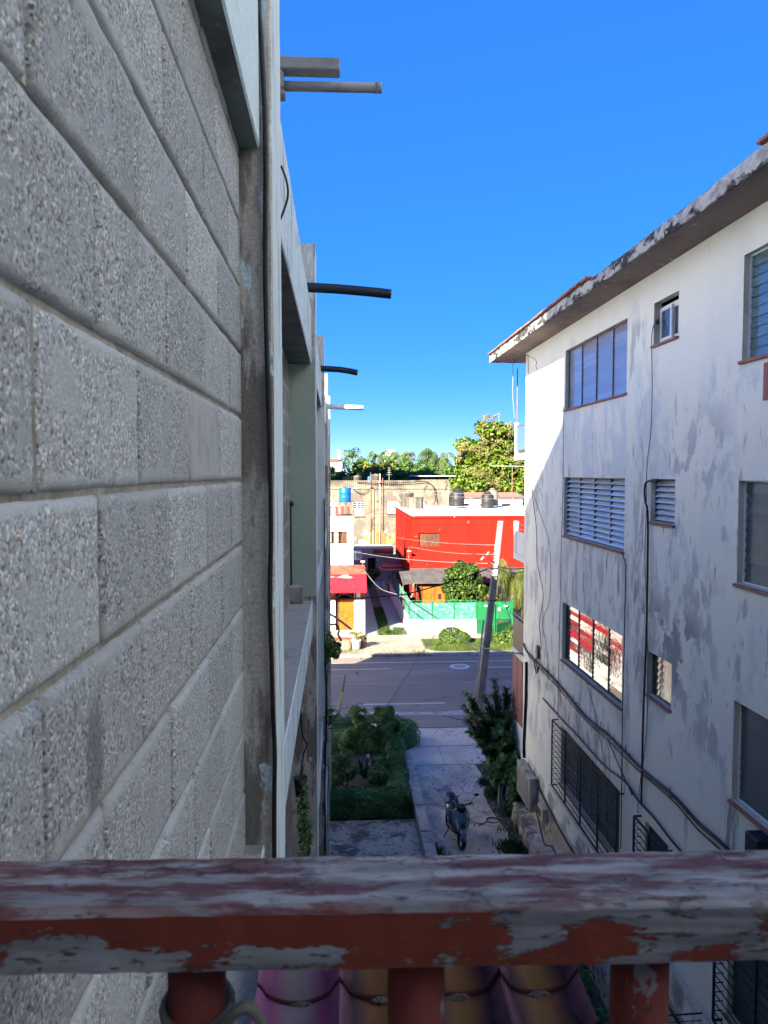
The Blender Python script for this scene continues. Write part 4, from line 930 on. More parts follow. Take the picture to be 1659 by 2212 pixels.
cable('thin dark wire hanging from the white sliding window', [(5.13, 12.2, 11.85), (5.07, 12.25, 11.63), (5.06, 12.18, 10.8), (5.06, 12.2, 10.06), (5.06, 12.33, 9.5), (5.06, 12.33, 8.68), (5.06, 12.35, 7.94), (5.06, 12.18, 6.54), (5.06, 12.16, 5.18), (5.06, 12.42, 4.05), (5.06, 12.47, 3.65)], .008, 'greycable')
cable('thin wire looping below the top left louvre window', [(4.6, 20.1, 12.62), (5.05, 19.6, 12.3), (5.06, 19.47, 12.06), (5.06, 18.78, 11.3), (5.06, 18.45, 10.85), (5.06, 17.9, 10.68), (5.06, 17.54, 10.72), (5.06, 17.4, 10.85), (5.06, 17.02, 10.82), (5.06, 17.04, 10.5), (5.06, 17.02, 8.96), (5.06, 17.1, 7.78), (5.06, 17.12, 6.6), (5.06, 17.16, 5.88), (5.06, 17.18, 4.68), (5.06, 17.21, 3.7)], .008, 'greycable')
cable('thin grey wire hanging down the corner of the white building', [(5.06, 20.35, 12.55), (5.06, 20.25, 11.72), (5.06, 20.25, 10.25), (5.06, 19.97, 9.24), (5.06, 19.31, 8.02), (5.06, 19.19, 7.15), (5.06, 18.59, 6.41), (5.06, 18.88, 5.67), (5.06, 18.7, 5.0)], .010, 'greycable')
cable('second thin wire crossing the one at the building corner', [(5.06, 19.87, 9.02), (5.06, 18.99, 8.39), (5.06, 18.09, 7.69), (5.06, 17.97, 6.47), (5.06, 18.6, 5.71), (5.06, 18.25, 5.18), (5.06, 18.0, 4.6)], .008, 'greycable')
cable('wire dropping from the right end of the second row sill', [(5.04, 13.35, 8.0), (5.05, 13.19, 7.8), (5.06, 13.19, 7.54), (5.06, 13.2, 6.31), (5.06, 13.23, 5.12), (5.06, 13.21, 3.72), (5.06, 13.21, 2.65)], .010)
cable('short thin wire under the mirrored third row window', [(5.05, 15.2, 5.15), (5.06, 14.79, 4.77), (5.06, 14.27, 4.12), (5.06, 14.06, 3.7)], .007, 'greycable')
cable('fat black conduit standing at the corner of the white wall', [(5.06, 20.22, 4.30), (5.06, 20.22, 3.4), (5.06, 20.34, 2.5), (5.06, 20.40, 2.0), (5.06, 20.36, 1.62)], .038, cat='pipe', name='conduit')
cable('pale blue pipe running level under the ground floor grilles', [(5.03, 17.8, 1.93), (5.03, 14.6, 1.95), (5.03, 10, 1.93), (5.03, 6, 1.92)], .018, 'palepipe', False, cat='pipe', name='wall_pipe')
cable('loose black hose at the foot of the white wall', [(4.95, 18.6, .95), (4.93, 18.0, .62), (4.85, 17.4, .66), (4.84, 16.8, .90), (4.9, 16.2, .75), (4.95, 15.4, .70), (4.95, 13, .72)], .020, cat='hose', name='hose')
cable('dark sagging cable low along the plinth of the white wall', [(5.05, 18.8, 1.45), (5.05, 17.5, 1.30), (5.05, 16.2, 1.22), (5.05, 14, 1.24), (5.05, 10, 1.20), (5.05, 7, 1.22)], .028)
rodt = thing('clothes_line_rods', 'pair of dark rods standing out from the lower right grille', 'rod')
for dz in (0, -.10): MB().tube([(3.6, 9.72, 2.10 + dz), (4.88, 9.72, 2.13 + dz)], .012 if dz == 0 else .006, 6).build('rod', 'blackmetal', rodt)
cable('rusty antenna pole rising beside the top balcony', [(5.2, 22.12, 9.9), (5.2, 22.12, 12.4)], .014, 'rust', False, cat='pole', name='antenna_pole')
cable('pale wire hanging under the eave beside the antenna pole', [(4.9, 21.5, 12.6), (4.95, 21.6, 12.2), (4.97, 21.7, 11.6), (5.08, 21.9, 10.9)], .010, 'palecable')

# ---- things on the left building
sp = thing('roof_spout', 'grey square and round waste pipes sticking out at the top left', 'pipe')
MB().box(-.30, .015, 3.08, 3.15, 10.965, 11.013, c=.005).build('square_pipe', 'pvc', sp)
MB().tube([(-.30, 3.12, 10.915), (.175, 3.12, 10.92)], .019, 12).tube([(.155, 3.12, 10.92), (.18, 3.12, 10.92)], .0205, 12).build('round_pipe', 'pvc', sp, True)
MB().box(-.27, -.205, 3.08, 3.16, 10.895, 10.962, c=.008).box(-.27, -.20, 3.09, 3.15, 10.87, 10.893, c=.004).build('pipe_collar', 'pvc', sp)
cable('black drain pipe cut square jutting from the second pillar', [(-.5, 6.75, 11.00), (-.05, 6.75, 10.985), (.25, 6.75, 10.965), (.47, 6.75, 10.945)], .044, 'blackmetal', cat='pipe', name='drain_spout')
cable('shorter black drain pipe jutting past the third pillar', [(-.5, 11.4, 10.93), (.02, 11.4, 10.91), (.30, 11.4, 10.865)], .046, 'blackmetal', cat='pipe', name='drain_spout')
cable('white plastic drain pipe jutting past the fourth pillar', [(-.4, 17.1, 10.86), (.57, 17.1, 10.83)], .060, 'pvcwhite', False, cat='pipe', name='drain_spout')
cable('grey drain pipe pointing down from the far end of the left building', [(-.35, 21.9, 5.43), (-.227, 21.9, 5.357), (-.087, 21.9, 5.267), (.394, 21.9, 4.906)], .035, 'pvc', cat='pipe', name='drain_spout')
cable('black flexible hose hanging at the far end of the left building', [(-.30, 21.95, 5.02), (-.10, 21.95, 5.05), (-.01, 21.95, 5.0), (.03, 21.95, 4.86), (0.0, 21.95, 4.76), (.05, 21.95, 4.66), (.10, 21.95, 4.56)], .03, cat='hose', name='hose')
cable('black cable hanging down the face of the nearest pillar', [(-.238, 2.44, 11.0), (-.236, 2.44, 10.83), (-.230, 2.44, 10.73), (-.222, 2.44, 10.55), (-.219, 2.44, 10.38), (-.221, 2.44, 10.18), (-.222, 2.44, 9.92), (-.213, 2.44, 9.45), (-.211, 2.44, 9.22), (-.216, 2.44, 9.01), (-.212, 2.44, 8.81), (-.208, 2.44, 8.62), (-.204, 2.44, 8.49), (-.208, 2.44, 8.18), (-.21, 2.44, 7.0)], .0078)
cable('short loop of wire hooked on the beam behind the nearest pillar', [(-.232, 3.3, 10.68), (-.21, 3.3, 10.62), (-.205, 3.3, 10.55), (-.235, 3.3, 10.46)], .005)
cable('black wire dropping from the waste pipes at the top', [(-.225, 3.14, 10.87), (-.228, 3.14, 10.8), (-.232, 3.14, 10.72)], .004)
cable('bent black wire tied to a bracket on the second pillar', [(-.345, 6.98, 7.22), (-.33, 6.98, 7.0), (-.29, 6.98, 6.91), (-.32, 6.98, 6.81), (-.35, 6.98, 6.58), (-.33, 6.98, 6.28), (-.27, 6.98, 6.13), (-.28, 6.98, 5.88), (-.28, 6.98, 5.0)], .008)
cable('pair of black wires down the corner of the third pillar', [(-.205, 11.86, 9.0), (-.20, 11.86, 7.54), (-.207, 11.86, 6.44), (-.19, 11.86, 5.96), (-.205, 11.86, 4.99), (-.21, 11.86, 4.34), (-.205, 11.86, 3.6), (-.21, 11.86, 1.0)], .010)
cable('second black wire beside the pair on the third pillar', [(-.21, 11.85, 7.0), (-.18, 11.85, 6.1), (-.175, 11.85, 5.7), (-.2, 11.85, 4.9), (-.215, 11.85, 3.7), (-.2, 11.85, 1.0)], .008)
def potted(label, loc, blobs, n, size, mat, pot='blackmetal', r=.09, aspect=.45, flowers=None):
    t = thing('hanging_plant', label, 'plant')
    x, y, z = loc
    MB().lathe([(r * .7, z - .16), (r, z), (r * .9, z), (r * .85, z - .02)], (x, y, 0), 12).build('pot', pot, t, True)
    crown('foliage', blobs, n, size, mat, t, shell=.2, aspect=aspect)
    MB().tube([(x, y, z - .05), (x + .02, y, z + .1)], .012, 6).build('stem', 'bark', t)
    if flowers: leaves_mesh('flowers', np.array(flowers), .07, 'petalr', t, .9)
    return t
potted('leafy green plant spilling out between the far left pillars above the road', (-.30, 12.9, 6.15), [(-.22, 12.9, 6.5, .17, .2, .28), (-.06, 12.9, 6.42, .12, .15, .16), (-.24, 12.9, 6.22, .10, .12, .14)], 420, .11, 'lf_shrub')
potted('dark rosette plant with pinkish flowers on the third pillar', (-.27, 12.75, 4.95), [(-.20, 12.75, 5.3, .20, .18, .22), (-.27, 12.75, 4.95, .09, .1, .2)], 150, .16, 'lf_dark', aspect=.22, flowers=[(-.25, 12.6, 5.40), (-.22, 12.6, 5.34), (-.19, 12.6, 5.38), (-.16, 12.6, 5.3)])
potted('trailing ivy with a red flower hanging from the second pillar', (-.33, 6.6, 6.75), [(-.31, 6.6, 6.55, .06, .08, .22), (-.28, 6.4, 6.35, .07, .1, .2), (-.33, 6.3, 6.1, .05, .1, .15)], 420, .06, 'lf_shrub', r=.06, flowers=[(-.285, 6.5, 6.42)])
potted('broad leaved plant low at the left just above the rail', (-.30, 8.3, 4.9), [(-.30, 8.3, 5.12, .14, .15, .13), (-.18, 8.3, 5.08, .09, .12, .10)], 160, .12, 'lf_bright', aspect=.6)

# ================================================================== GARDEN BED
def hedge(label, outline, h, n, seed_shift=0):
    """clipped hedge: dark core + leaf skin along a centre line (x,y,halfwidth)"""
    t = thing('clipped_hedge', label, 'hedge')
    P = [(p[0], p[1]) for p in outline]
    mb = MB(); k_ = 10
    L_ = [(Vector((x, y, 0)), w_) for x, y, w_ in outline]
    pts = spline([a for a, _ in L_], k_); ws = np.interp(np.linspace(0, 1, len(pts)), np.linspace(0, 1, len(L_)), [w_ for _, w_ in L_])
    prof = [(-1, 0), (-1.0, .55), (-.85, .9), (-.3, 1), (.3, 1), (.85, .9), (1.0, .55), (1, 0)]
    vs = []; sk = []; ou = []
    for i, p in enumerate(pts):
        t_ = (pts[min(i + 1, len(pts) - 1)] - pts[max(i - 1, 0)]).normalized(); s_ = Vector((-t_.y, t_.x, 0))
        vs += [(p.x + s_.x * a * ws[i] * .88, p.y + s_.y * a * ws[i] * .88, b_ * h * .9) for a, b_ in prof]
    m_ = len(prof); fs = [(i * m_ + j, i * m_ + j + 1, (i + 1) * m_ + j + 1, (i + 1) * m_ + j) for i in range(len(pts) - 1) for j in range(m_ - 1)] + [tuple(range(m_)), tuple(range(len(vs) - m_, len(vs)))]
    mb.add(vs, fs).build('core', 'lf_dark', t)
    ii = rng.random(n) * (len(pts) - 1); C = []; O = []
    for q in ii:
        i = int(q); f_ = q - i; p = pts[i].lerp(pts[min(i + 1, len(pts) - 1)], f_); t_ = (pts[min(i + 1, len(pts) - 1)] - pts[i]); t_ = t_.normalized() if t_.length else Vector((1, 0, 0)); s_ = Vector((-t_.y, t_.x, 0))
        a = rng.random() * (m_ - 1); j = int(a); g_ = a - j
        # top gets the most leaves
        if rng.random() < .5: j = 2 + int(rng.random() * 3); g_ = rng.random()
        u = prof[j][0] * (1 - g_) + prof[j + 1][0] * g_; v = prof[j][1] * (1 - g_) + prof[j + 1][1] * g_
        bump = 1 + .07 * math.sin(p.x * 5 + p.y * 3) + .05 * rng.normal()
        C.append((p.x + s_.x * u * ws[i] * bump, p.y + s_.y * u * ws[i] * bump, max(v, .03) * h * bump)); O.append((s_.x * u, s_.y * u, v))
    leaves_mesh('leaves', C, .075, 'lf_hedge', t, .55, np.array(O))
    return t
hedge('clipped hedge curving round the front garden bed beside the sidewalk', [(-1.2, 27.3, .45), (.6, 27.35, .5), (1.7, 27.1, .55), (2.3, 26.6, .5), (2.15, 25.95, .45), (1.2, 25.75, .40), (-1.0, 25.75, .4)], .62, 7000)
hedge('long clipped hedge along the low concrete wall of the garden', [(1.95, 25.2, .25), (1.80, 24, .36), (1.72, 22.6, .36), (1.68, 21.3, .36), (1.55, 20.85, .40)], .60, 5200)
hedge('clipped hedge at the near end of the garden beside the patio', [(1.9, 20.82, .34), (1.0, 20.80, .38), (0, 20.80, .38), (-1.1, 20.82, .38)], .62, 5200)
def shrub(name, label, base, blobs, n, size, mat, aspect=.45, stems=5, flowers=None, fm='petalw', cat='shrub', sub=5):
    t = thing(name, label, cat)
    mb = MB()
    for i in range(stems):
        b_ = blobs[i % len(blobs)]; mb.tube(spline([base, (base[0] * .5 + b_[0] * .5 + jit(.05), base[1] * .5 + b_[1] * .5, (base[2] + b_[2]) * .5), b_[:3]], 3), [.03, .027, .024, .02, .018, .015, .012], 6)
    mb.build('stem', 'bark', t, True)
    crown('foliage', blobs, n, size, mat, t, shell=.25 if sub else .8, aspect=aspect, sub=sub, subr=.4)
    if flowers: leaves_mesh('flowers', np.array(flowers), .13, fm, t, .95)
    return t
shrub('flowering_shrub', 'tall shrub with white flowers in the middle of the garden', (1.0, 23.4, 0), [(.65, 23.7, 1.75, .32, .35, .35), (1.0, 23.4, 1.3, .75, .55, .45), (1.35, 23.6, 1.55, .35, .4, .4), (.45, 23.3, 1.15, .4, .4, .35)], 5200, .14, 'lf_shrub', .35, 6, [(.68, 23.4, 2.0), (.75, 23.35, 1.98), (1.05, 23.1, 1.72), (1.12, 23.1, 1.70), (.9, 22.9, .82)])
shrub('croton_shrub', 'upright leafy shrub behind the white flowering shrub', (1.5, 24.6, 0), [(1.45, 24.8, 1.35, .35, .35, .5), (1.75, 25.0, 1.1, .3, .3, .45)], 1500, .22, 'lf_shrub', .3, 5)
shrub('low_shrub', 'low dark shrub with pink flowers by the left pillars', (.25, 22.4, 0), [(.2, 22.5, .55, .5, .5, .42), (-.1, 22.3, .4, .35, .4, .35)], 2600, .11, 'lf_dark', .5, 4, [(.3, 22.1, .72), (.27, 22.12, .68)], 'petalp')
shrub('low_shrub', 'low dark shrub between agave and the long hedge', (1.2, 22.2, 0), [(1.15, 22.2, .5, .42, .5, .42), (1.3, 22.7, .75, .35, .35, .3)], 2400, .11, 'lf_dark', .45, 4)
ag = thing('agave', 'grey blue agave standing at the centre of the garden', 'agave')
for i in range(13):
    az = 2.399 * i; el = R(38 + 48 * (i / 13)); L_ = .75; d = Vector((math.cos(az) * math.cos(el), math.sin(az) * math.cos(el), math.sin(el))); s_ = Vector((-math.sin(az), math.cos(az), 0)); u_ = d.cross(s_)
    b0 = Vector((.80, 23.0, .1)); mb = MB()
    secs = []
    for t_, w_ in ((0, .05), (.3, .075), (.7, .055), (1, .004)):
        p = b0 + d * L_ * t_; secs.append([p + s_ * w_ - u_ * w_ * .4, p, p - s_ * w_ - u_ * w_ * .4, p - u_ * .02])
    vs = [q for s__ in secs for q in s__]; fs = [(a * 4 + k_, a * 4 + (k_ + 1) % 4, (a + 1) * 4 + (k_ + 1) % 4, (a + 1) * 4 + k_) for a in range(3) for k_ in range(4)]
    mb.add(vs, fs).build('leaf', 'lf_agave', ag, True)
yr = thing('yellow_rod', 'thin leaning yellow rod stuck in the front hedge', 'rod')
MB().tube([(-.02, 28.0, .3), (.16, 28.0, 1.35)], .032, 8).build('rod', 'yellowrod', yr, True); MB().tube([(.161, 28.0, 1.35), (.26, 28.0, 1.95)], .032, 8).build('rod_tip', 'stump', yr, True)
# large dark shrub with bottle-brush branches by the right building
sh = thing('dark_shrub', 'tall dark shrub with spiky branches at the corner of the white building', 'shrub')
b0 = (4.85, 21.9, 0); tips = [(4.60, 22.2, 3.28), (3.75, 22.3, 2.92), (3.68, 22.2, 2.55), (4.05, 22.0, 1.9), (4.35, 21.7, 1.45), (4.25, 21.6, 1.0), (5.0, 22.3, 3.0), (5.08, 22.4, 2.7), (4.35, 22.4, 2.75), (4.2, 22.2, 2.3), (4.7, 21.6, 2.2), (4.55, 21.4, 1.6), (4.45, 21.2, 1.1), (4.85, 21.3, 1.9), (4.95, 21.6, 2.5), (4.6, 21.0, .8), (4.8, 22.6, 2.6), (4.5, 22.8, 2.2), (4.75, 21.0, 1.3)]
spn = []
for tpt in tips:
    spn.append([(b0[0] + (tpt[0] - b0[0]) * .25, b0[1] + (tpt[1] - b0[1]) * .25, tpt[2] * .45), (b0[0] + (tpt[0] - b0[0]) * .62, b0[1] + (tpt[1] - b0[1]) * .62, tpt[2] * .82 - .08), tpt])
    for _ in range(5):
        t_ = random.uniform(.3, .85); q = [b0[i] + (tpt[i] - b0[i]) * t_ for i in range(3)]; q[2] = max(.3, q[2])
        e = [q[0] + jit(.35), q[1] + jit(.3), q[2] + random.uniform(.05, .35)]; e[0] = min(e[0], 5.05); spn.append([q, [(q[i] + e[i]) / 2 + (.03 if i == 2 else 0) for i in range(3)], e])
mb = MB()
for s_ in spn[::4]: mb.tube([b0, s_[0], s_[1], s_[2]], [.05, .035, .02, .008], 6)
mb.build('branches', 'bark', sh, True)
spine_leaves('foliage', spn, 300, .19, 'lf_dark', sh, .8, .24)
shrub('climber', 'broad leaved dark climber at the foot of the white corner wall', (4.95, 20.8, 0), [(4.9, 20.8, .75, .22, .4, .65), (4.78, 20.4, .35, .25, .35, .35), (4.98, 21.2, 1.1, .15, .3, .45)], 1700, .14, 'lf_dark', .6, 4)
shrub('bush', 'dark bush on the ground seen under the rail at the right', (4.05, 12.8, 0), [(4.1, 12.8, .45, .42, .6, .5), (4.2, 13.5, .35, .35, .5, .4), (4.0, 12.0, .4, .35, .5, .42)], 3200, .10, 'lf_dark', .5, 4)
hr = thing('hose_coil', 'small loop of black hose lying on the driveway edge', 'hose')
MB().tube([(4.15 + .16 * math.cos(a), 20.1 + .16 * math.sin(a), .02 + .01 * a / 6) for a in np.linspace(0, 9, 36)], .012, 6).tube([(4.0, 20.05, .02), (3.7, 19.8, .02)], .012, 6).build('coil', 'cable', hr)
gp = thing('marker_post', 'short grey concrete post beside the dark shrub', 'post'); MB().box(4.55, 4.67, 21.2, 21.32, -.1, .62, c=.012).build('post', 'conc', gp)

# ================================================================== SCOOTER
SC = thing('parked_scooter', 'dark blue scooter parked facing the camera on the driveway', 'scooter', (2.98, 19.25, 0), R(-90 + 6))
lean = Matrix.Rotation(R(-5), 4, 'X')
def loft(secs, n=14):
    """secs: (x, cy, cz, ry, rz, power) along the bike's length (x forward)"""
    vs = []; fs = []
    for x, cy, cz, ry, rz, pw in secs:
        for k_ in range(n):
            a = 2 * math.pi * k_ / n; c_, s_ = math.cos(a), math.sin(a)
            vs.append((x, cy + ry * math.copysign(abs(c_) ** pw, c_), cz + rz * math.copysign(abs(s_) ** pw, s_)))
    for i in range(len(secs) - 1):
        for k_ in range(n): fs.append((i * n + k_, i * n + (k_ + 1) % n, (i + 1) * n + (k_ + 1) % n, (i + 1) * n + k_))
    fs.append(tuple(range(n))); fs.append(tuple(range(len(vs) - n, len(vs)))); return vs, fs
def scp(mb, name, mat, smooth=True, par=SC):
    mb.v = [tuple(lean @ Vector(p)) for p in mb.v]; return mb.build(name, mat, par, smooth)
def vloft(secs, n=14):
    """sections stacked upwards: (z, cx, rx, ry, power)"""
    vs = []; fs = []
    for z, cx, rx, ry, pw in secs:
        for k_ in range(n):
            a = 2 * math.pi * k_ / n; c_, s_ = math.cos(a), math.sin(a)
            vs.append((cx + rx * math.copysign(abs(c_) ** pw, c_), ry * math.copysign(abs(s_) ** pw, s_), z))
    for i in range(len(secs) - 1):
        for k_ in range(n): fs.append((i * n + k_, i * n + (k_ + 1) % n, (i + 1) * n + (k_ + 1) % n, (i + 1) * n + k_))
    fs.append(tuple(range(n))); fs.append(tuple(range(len(vs) - n, len(vs)))); return vs, fs
# front apron: wide shield, pointed at the bottom
scp(MB().add(*vloft([(.36, .50, .05, .05, .8), (.42, .50, .10, .13, .8), (.52, .48, .13, .20, .75), (.64, .44, .13, .225, .75), (.76, .40, .10, .215, .75), (.85, .37, .07, .19, .75), (.90, .35, .04, .15, .8)])), 'front_apron', 'scblue')
for sgn in (-1, 1):
    hl = MB().add(*vloft([(.43, .58, .02, .012, 1), (.47, .585, .03, .03, 1), (.56, .565, .035, .042, 1), (.64, .545, .03, .03, 1), (.70, .52, .012, .012, 1)])); hl.v = [(x - abs(z - .45) * .08, y * 1.0 + sgn * (.075 + (z - .43) * .30), z) for x, y, z in hl.v]
    scp(hl, 'headlight', 'sclight')
ch = MB().add([(.615, 0, .56), (.61, .075, .645), (.60, .085, .665), (.61, .03, .625), (.612, 0, .605), (.61, -.03, .625), (.60, -.085, .665), (.61, -.075, .645)], [(0, 1, 2, 3, 4), (0, 4, 5, 6, 7)]); scp(ch, 'chevron', 'scdark', False)
def wheel(x, name, r=.235, w_=.055):
    wv = MB(); seg = 24; prof = [(r - .075, -w_ * .8), (r - .02, -w_), (r, -w_ * .5), (r, w_ * .5), (r - .02, w_), (r - .075, w_ * .8)]
    vs = []; fs = []
    for k_ in range(seg):
        a = 2 * math.pi * k_ / seg
        for rr2, yy2 in prof: vs.append((x + rr2 * math.cos(a), yy2, r + rr2 * math.sin(a)))
    m_ = len(prof)
    for k_ in range(seg):
        for j in range(m_): fs.append((k_ * m_ + j, k_ * m_ + (j + 1) % m_, ((k_ + 1) % seg) * m_ + (j + 1) % m_, ((k_ + 1) % seg) * m_ + j))
    wv.add(vs, fs); wo_ = scp(wv, 'wheel', 'scdark')
    rim = MB(); rim.tube([(x + (r - .08) * math.cos(a), 0, r + (r - .08) * math.sin(a)) for a in np.linspace(0, 6.28, 25)], .014, 6, caps=False); rim.tube([(x, -.05, r), (x, .05, r)], .03, 10)
    for k_ in range(5): a = 2 * math.pi * k_ / 5; rim.tube([(x, 0, r), (x + (r - .08) * math.cos(a), 0, r + (r - .08) * math.sin(a))], .012, 5)
    scp(rim, 'rim', 'chrome', True, wo_)
wheel(.66, 'front'); wheel(-.60, 'rear')
# front mudguard over the wheel, fork legs
fv = MB(); vs = []; fs = []; angs = np.linspace(R(20), R(165), 12)
for a in angs:
    hw = .075 if a > R(60) else .075 * max(.15, (a - R(10)) / R(50))
    for u in (-1, -.6, 0, .6, 1): vs.append((.66 + (.262 + .015 * (1 - u * u)) * math.cos(a), hw * u, .235 + (.262 + .02 * (1 - u * u)) * math.sin(a) - (.03 if abs(u) == 1 else 0)))
for i in range(11):
    for j in range(4): fs.append((i * 5 + j, i * 5 + j + 1, (i + 1) * 5 + j + 1, (i + 1) * 5 + j))
scp(fv.add(vs, fs), 'mudguard', 'scblue')
for sgn in (-1, 1): scp(MB().tube([(.64, .085 * sgn, .24), (.53, .085 * sgn, .52)], .022, 8), 'fork_leg', 'scdark')
# floorboard, rear body, seat, tail
scp(MB().add(*loft([(.46, 0, .33, .13, .05, .7), (.2, 0, .29, .17, .05, .7), (-.12, 0, .29, .17, .05, .7), (-.22, 0, .36, .16, .10, .7)])), 'floorboard', 'scdark')
scp(MB().add(*loft([(-.10, 0, .45, .10, .14, .8), (-.22, 0, .52, .17, .18, .8), (-.45, 0, .58, .18, .16, .8), (-.75, 0, .66, .15, .12, .8), (-.95, 0, .74, .07, .06, .9)])), 'rear_body', 'scblue')
scp(MB().add(*loft([(.02, 0, .72, .07, .03, .9), (-.10, 0, .735, .13, .055, .8), (-.35, 0, .74, .155, .06, .8), (-.48, 0, .80, .145, .07, .8), (-.75, 0, .84, .12, .05, .8), (-.88, 0, .85, .06, .025, .9)])), 'seat', 'scseat')
scp(MB().tube(spline([(.05, -.11, .69), (.0, -.13, .72), (.06, 0, .74), (.0, .13, .72), (.05, .11, .69)]), .014, 6), 'seat_trim', 'scgold')
scp(MB().add(*loft([(.50, 0, .90, .05, .04, .9), (.42, 0, .93, .12, .07, .8), (.30, 0, .96, .13, .06, .8), (.22, 0, .95, .08, .04, .9)])), 'handlebar_cowl', 'scdark')
scp(MB().tube(spline([(.18, -.34, .98), (.28, -.2, .99), (.33, 0, .98), (.28, .2, .99), (.18, .34, .98)]), .017, 8), 'handlebar', 'scdark')
for sgn in (-1, 1):
    scp(MB().tube([(.20, .24 * sgn, .985), (.165, .36 * sgn, .98)], .022, 8), 'grip', 'scdark')
    scp(MB().tube([(.24, .20 * sgn, .965), (.25, .36 * sgn, .95)], .007, 6), 'brake_lever', 'chrome')
mrr = MB().tube(spline([(.24, .24, 1.0), (.24, .33, 1.10), (.22, .40, 1.18)]), .007, 6); scp(mrr, 'mirror_stem', 'scdark')
mr = MB().add(*loft([(.215, .43, 1.21, .055, .025, .9), (.20, .43, 1.21, .07, .035, .9), (.185, .43, 1.21, .06, .03, .9)])); scp(mr, 'mirror', 'scdark')
scp(MB().add([(.55, .14, .74), (.52, .20, .86), (.47, .17, .89), (.50, .10, .80)], [(0, 1, 2, 3)]), 'badge', 'scgold', False)
scp(MB().tube([(.1, -.20, .28), (.05, -.30, .02)], .012, 6).tube([(-.2, .14, .24), (-.85, .17, .30)], .05, 10), 'exhaust', 'scdark')

# ================================================================== UTILITY POLE AND WIRES
PB, PT = Vector((4.89, 26.76, -.05)), Vector((5.74, 26.76, 7.70))
up_ = thing('utility_pole', 'leaning square concrete utility pole beside the dark shrub', 'pole')
mb = MB(); secs = []
for t_ in np.linspace(0, 1, 24):
    p = PB.lerp(PT, t_); h_ = .145 - .055 * t_; c_ = .028; secs.append([(p.x + a + jit(.003), p.y + b_ + jit(.003), p.z) for a, b_ in ((-h_ + c_, -h_), (h_ - c_, -h_), (h_, -h_ + c_), (h_, h_ - c_), (h_ - c_, h_), (-h_ + c_, h_), (-h_, h_ - c_), (-h_, -h_ + c_))])
vs = [q for s_ in secs for q in s_]; mb.add(vs, [(i * 8 + k_, i * 8 + (k_ + 1) % 8, (i + 1) * 8 + (k_ + 1) % 8, (i + 1) * 8 + k_) for i in range(23) for k_ in range(8)] + [tuple(range(len(vs) - 8, len(vs)))]).build('shaft', 'pole', up_)
MB().tube([(4.70, 26.62, -.05), (4.86, 26.60, 1.4), (5.12, 26.62, 4.2)], .032, 8).build('conduit', 'pvc', up_, True)
MB().lathe([(.28, -.06), (.26, .03), (.20, .05)], (4.89, 26.76, 0), 10).build('base_collar', 'kerb', up_)
def pole_at(z): t_ = (z - PB.z) / (PT.z - PB.z); return PB.lerp(PT, t_)
for z in (6.05, 5.75, 4.9):
    p = pole_at(z); MB().tube([(p.x + .15 * math.cos(a), p.y + .15 * math.sin(a), z) for a in np.linspace(0, 6.28, 13)], .013, 5, caps=False).build('strap', 'cable', up_)
for i in range(4):
    z = 6.3 + .12 * i; p = pole_at(z)
    MB().tube(spline([(p.x - .1, p.y - .14, z), (p.x - .22 - .08 * i, p.y - .18, z - .12 - .05 * i), (p.x - .40 + .03 * i, p.y - .16, z - .3), (p.x - .14, p.y - .15, z - .42)]), .013, 5).build('wire_loop', 'cable', up_)
MB().tube([(5.1, 26.55, 6.45), (5.0, 26.5, 6.35)], .035, 8).tube([(5.28, 26.55, 6.62), (5.2, 26.52, 6.52)], .03, 8).build('insulator', 'pvc', up_)
p = pole_at(5.3); MB().box(p.x + .17, p.x + .27, p.y - .15, p.y - .02, 5.12, 5.38, c=.01).build('wire_box', 'pvc', up_)
cable('heavy black service cable sagging left from the pole across the street view', [(5.42, 26.6, 6.08), (4.47, 26.7, 5.72), (3.64, 26.7, 5.47), (2.48, 26.7, 5.16), (2.1, 26.7, 5.11), (.94, 26.7, 5.03), (-.26, 26.7, 5.0), (-3, 26.7, 5.2)], .024)
cable('upper black cable from the pole to the corner of the white building', sagline((5.6, 26.65, 6.12), (5.12, 20.7, 6.78), .05), .018, smooth=False)
cable('lower black cable from the pole to the corner of the white building', sagline((5.6, 26.65, 6.04), (5.12, 20.72, 6.70), .10), .016, smooth=False)
cable('grey cable slung from the red awning house to the white building corner', [(1.55, 44.0, 3.75), (2.2, 40, 3.35), (2.94, 34.6, 3.76), (4.01, 30.5, 3.52), (4.4, 27.5, 3.42), (4.75, 24.5, 3.70), (5.05, 20.6, 4.44)], .022, 'greycable')
cable('grey guy wire from the pole down to the second balcony', sagline((5.62, 26.62, 5.9), (5.13, 21.6, 4.5), .05), .014, 'greycable', False)
cable('straight guy wire from the road gutter up to the white garden wall', [(1.85, 30.3, -.08), (6.13, 43.85, .80)], .022, 'greycable', False)
cable('pale wire from the white house wall to the pole', sagline((.92, 45.95, 4.68), (5.45, 26.7, 6.2), .15), .010, 'palecable', False)
cable('highest pale wire across the red wall to the pole', sagline((4.0, 52, 5.0), (5.64, 26.7, 6.85), .10), .008, 'palecable', False)
cable('middle pale wire across the red wall to the pole', sagline((4.4, 46, 4.95), (5.6, 26.7, 6.52), .12), .008, 'palecable', False)
cable('bundle of pale wires passing the black tanks on the red house roof', sagline((7.2, 64, 7.9), (12, 30, 8.6), .2), .010, 'palecable', False)
cable('second pale wire passing the black tanks on the red house roof', sagline((7.2, 64, 7.7), (12, 30, 8.35), .25), .009, 'palecable', False)
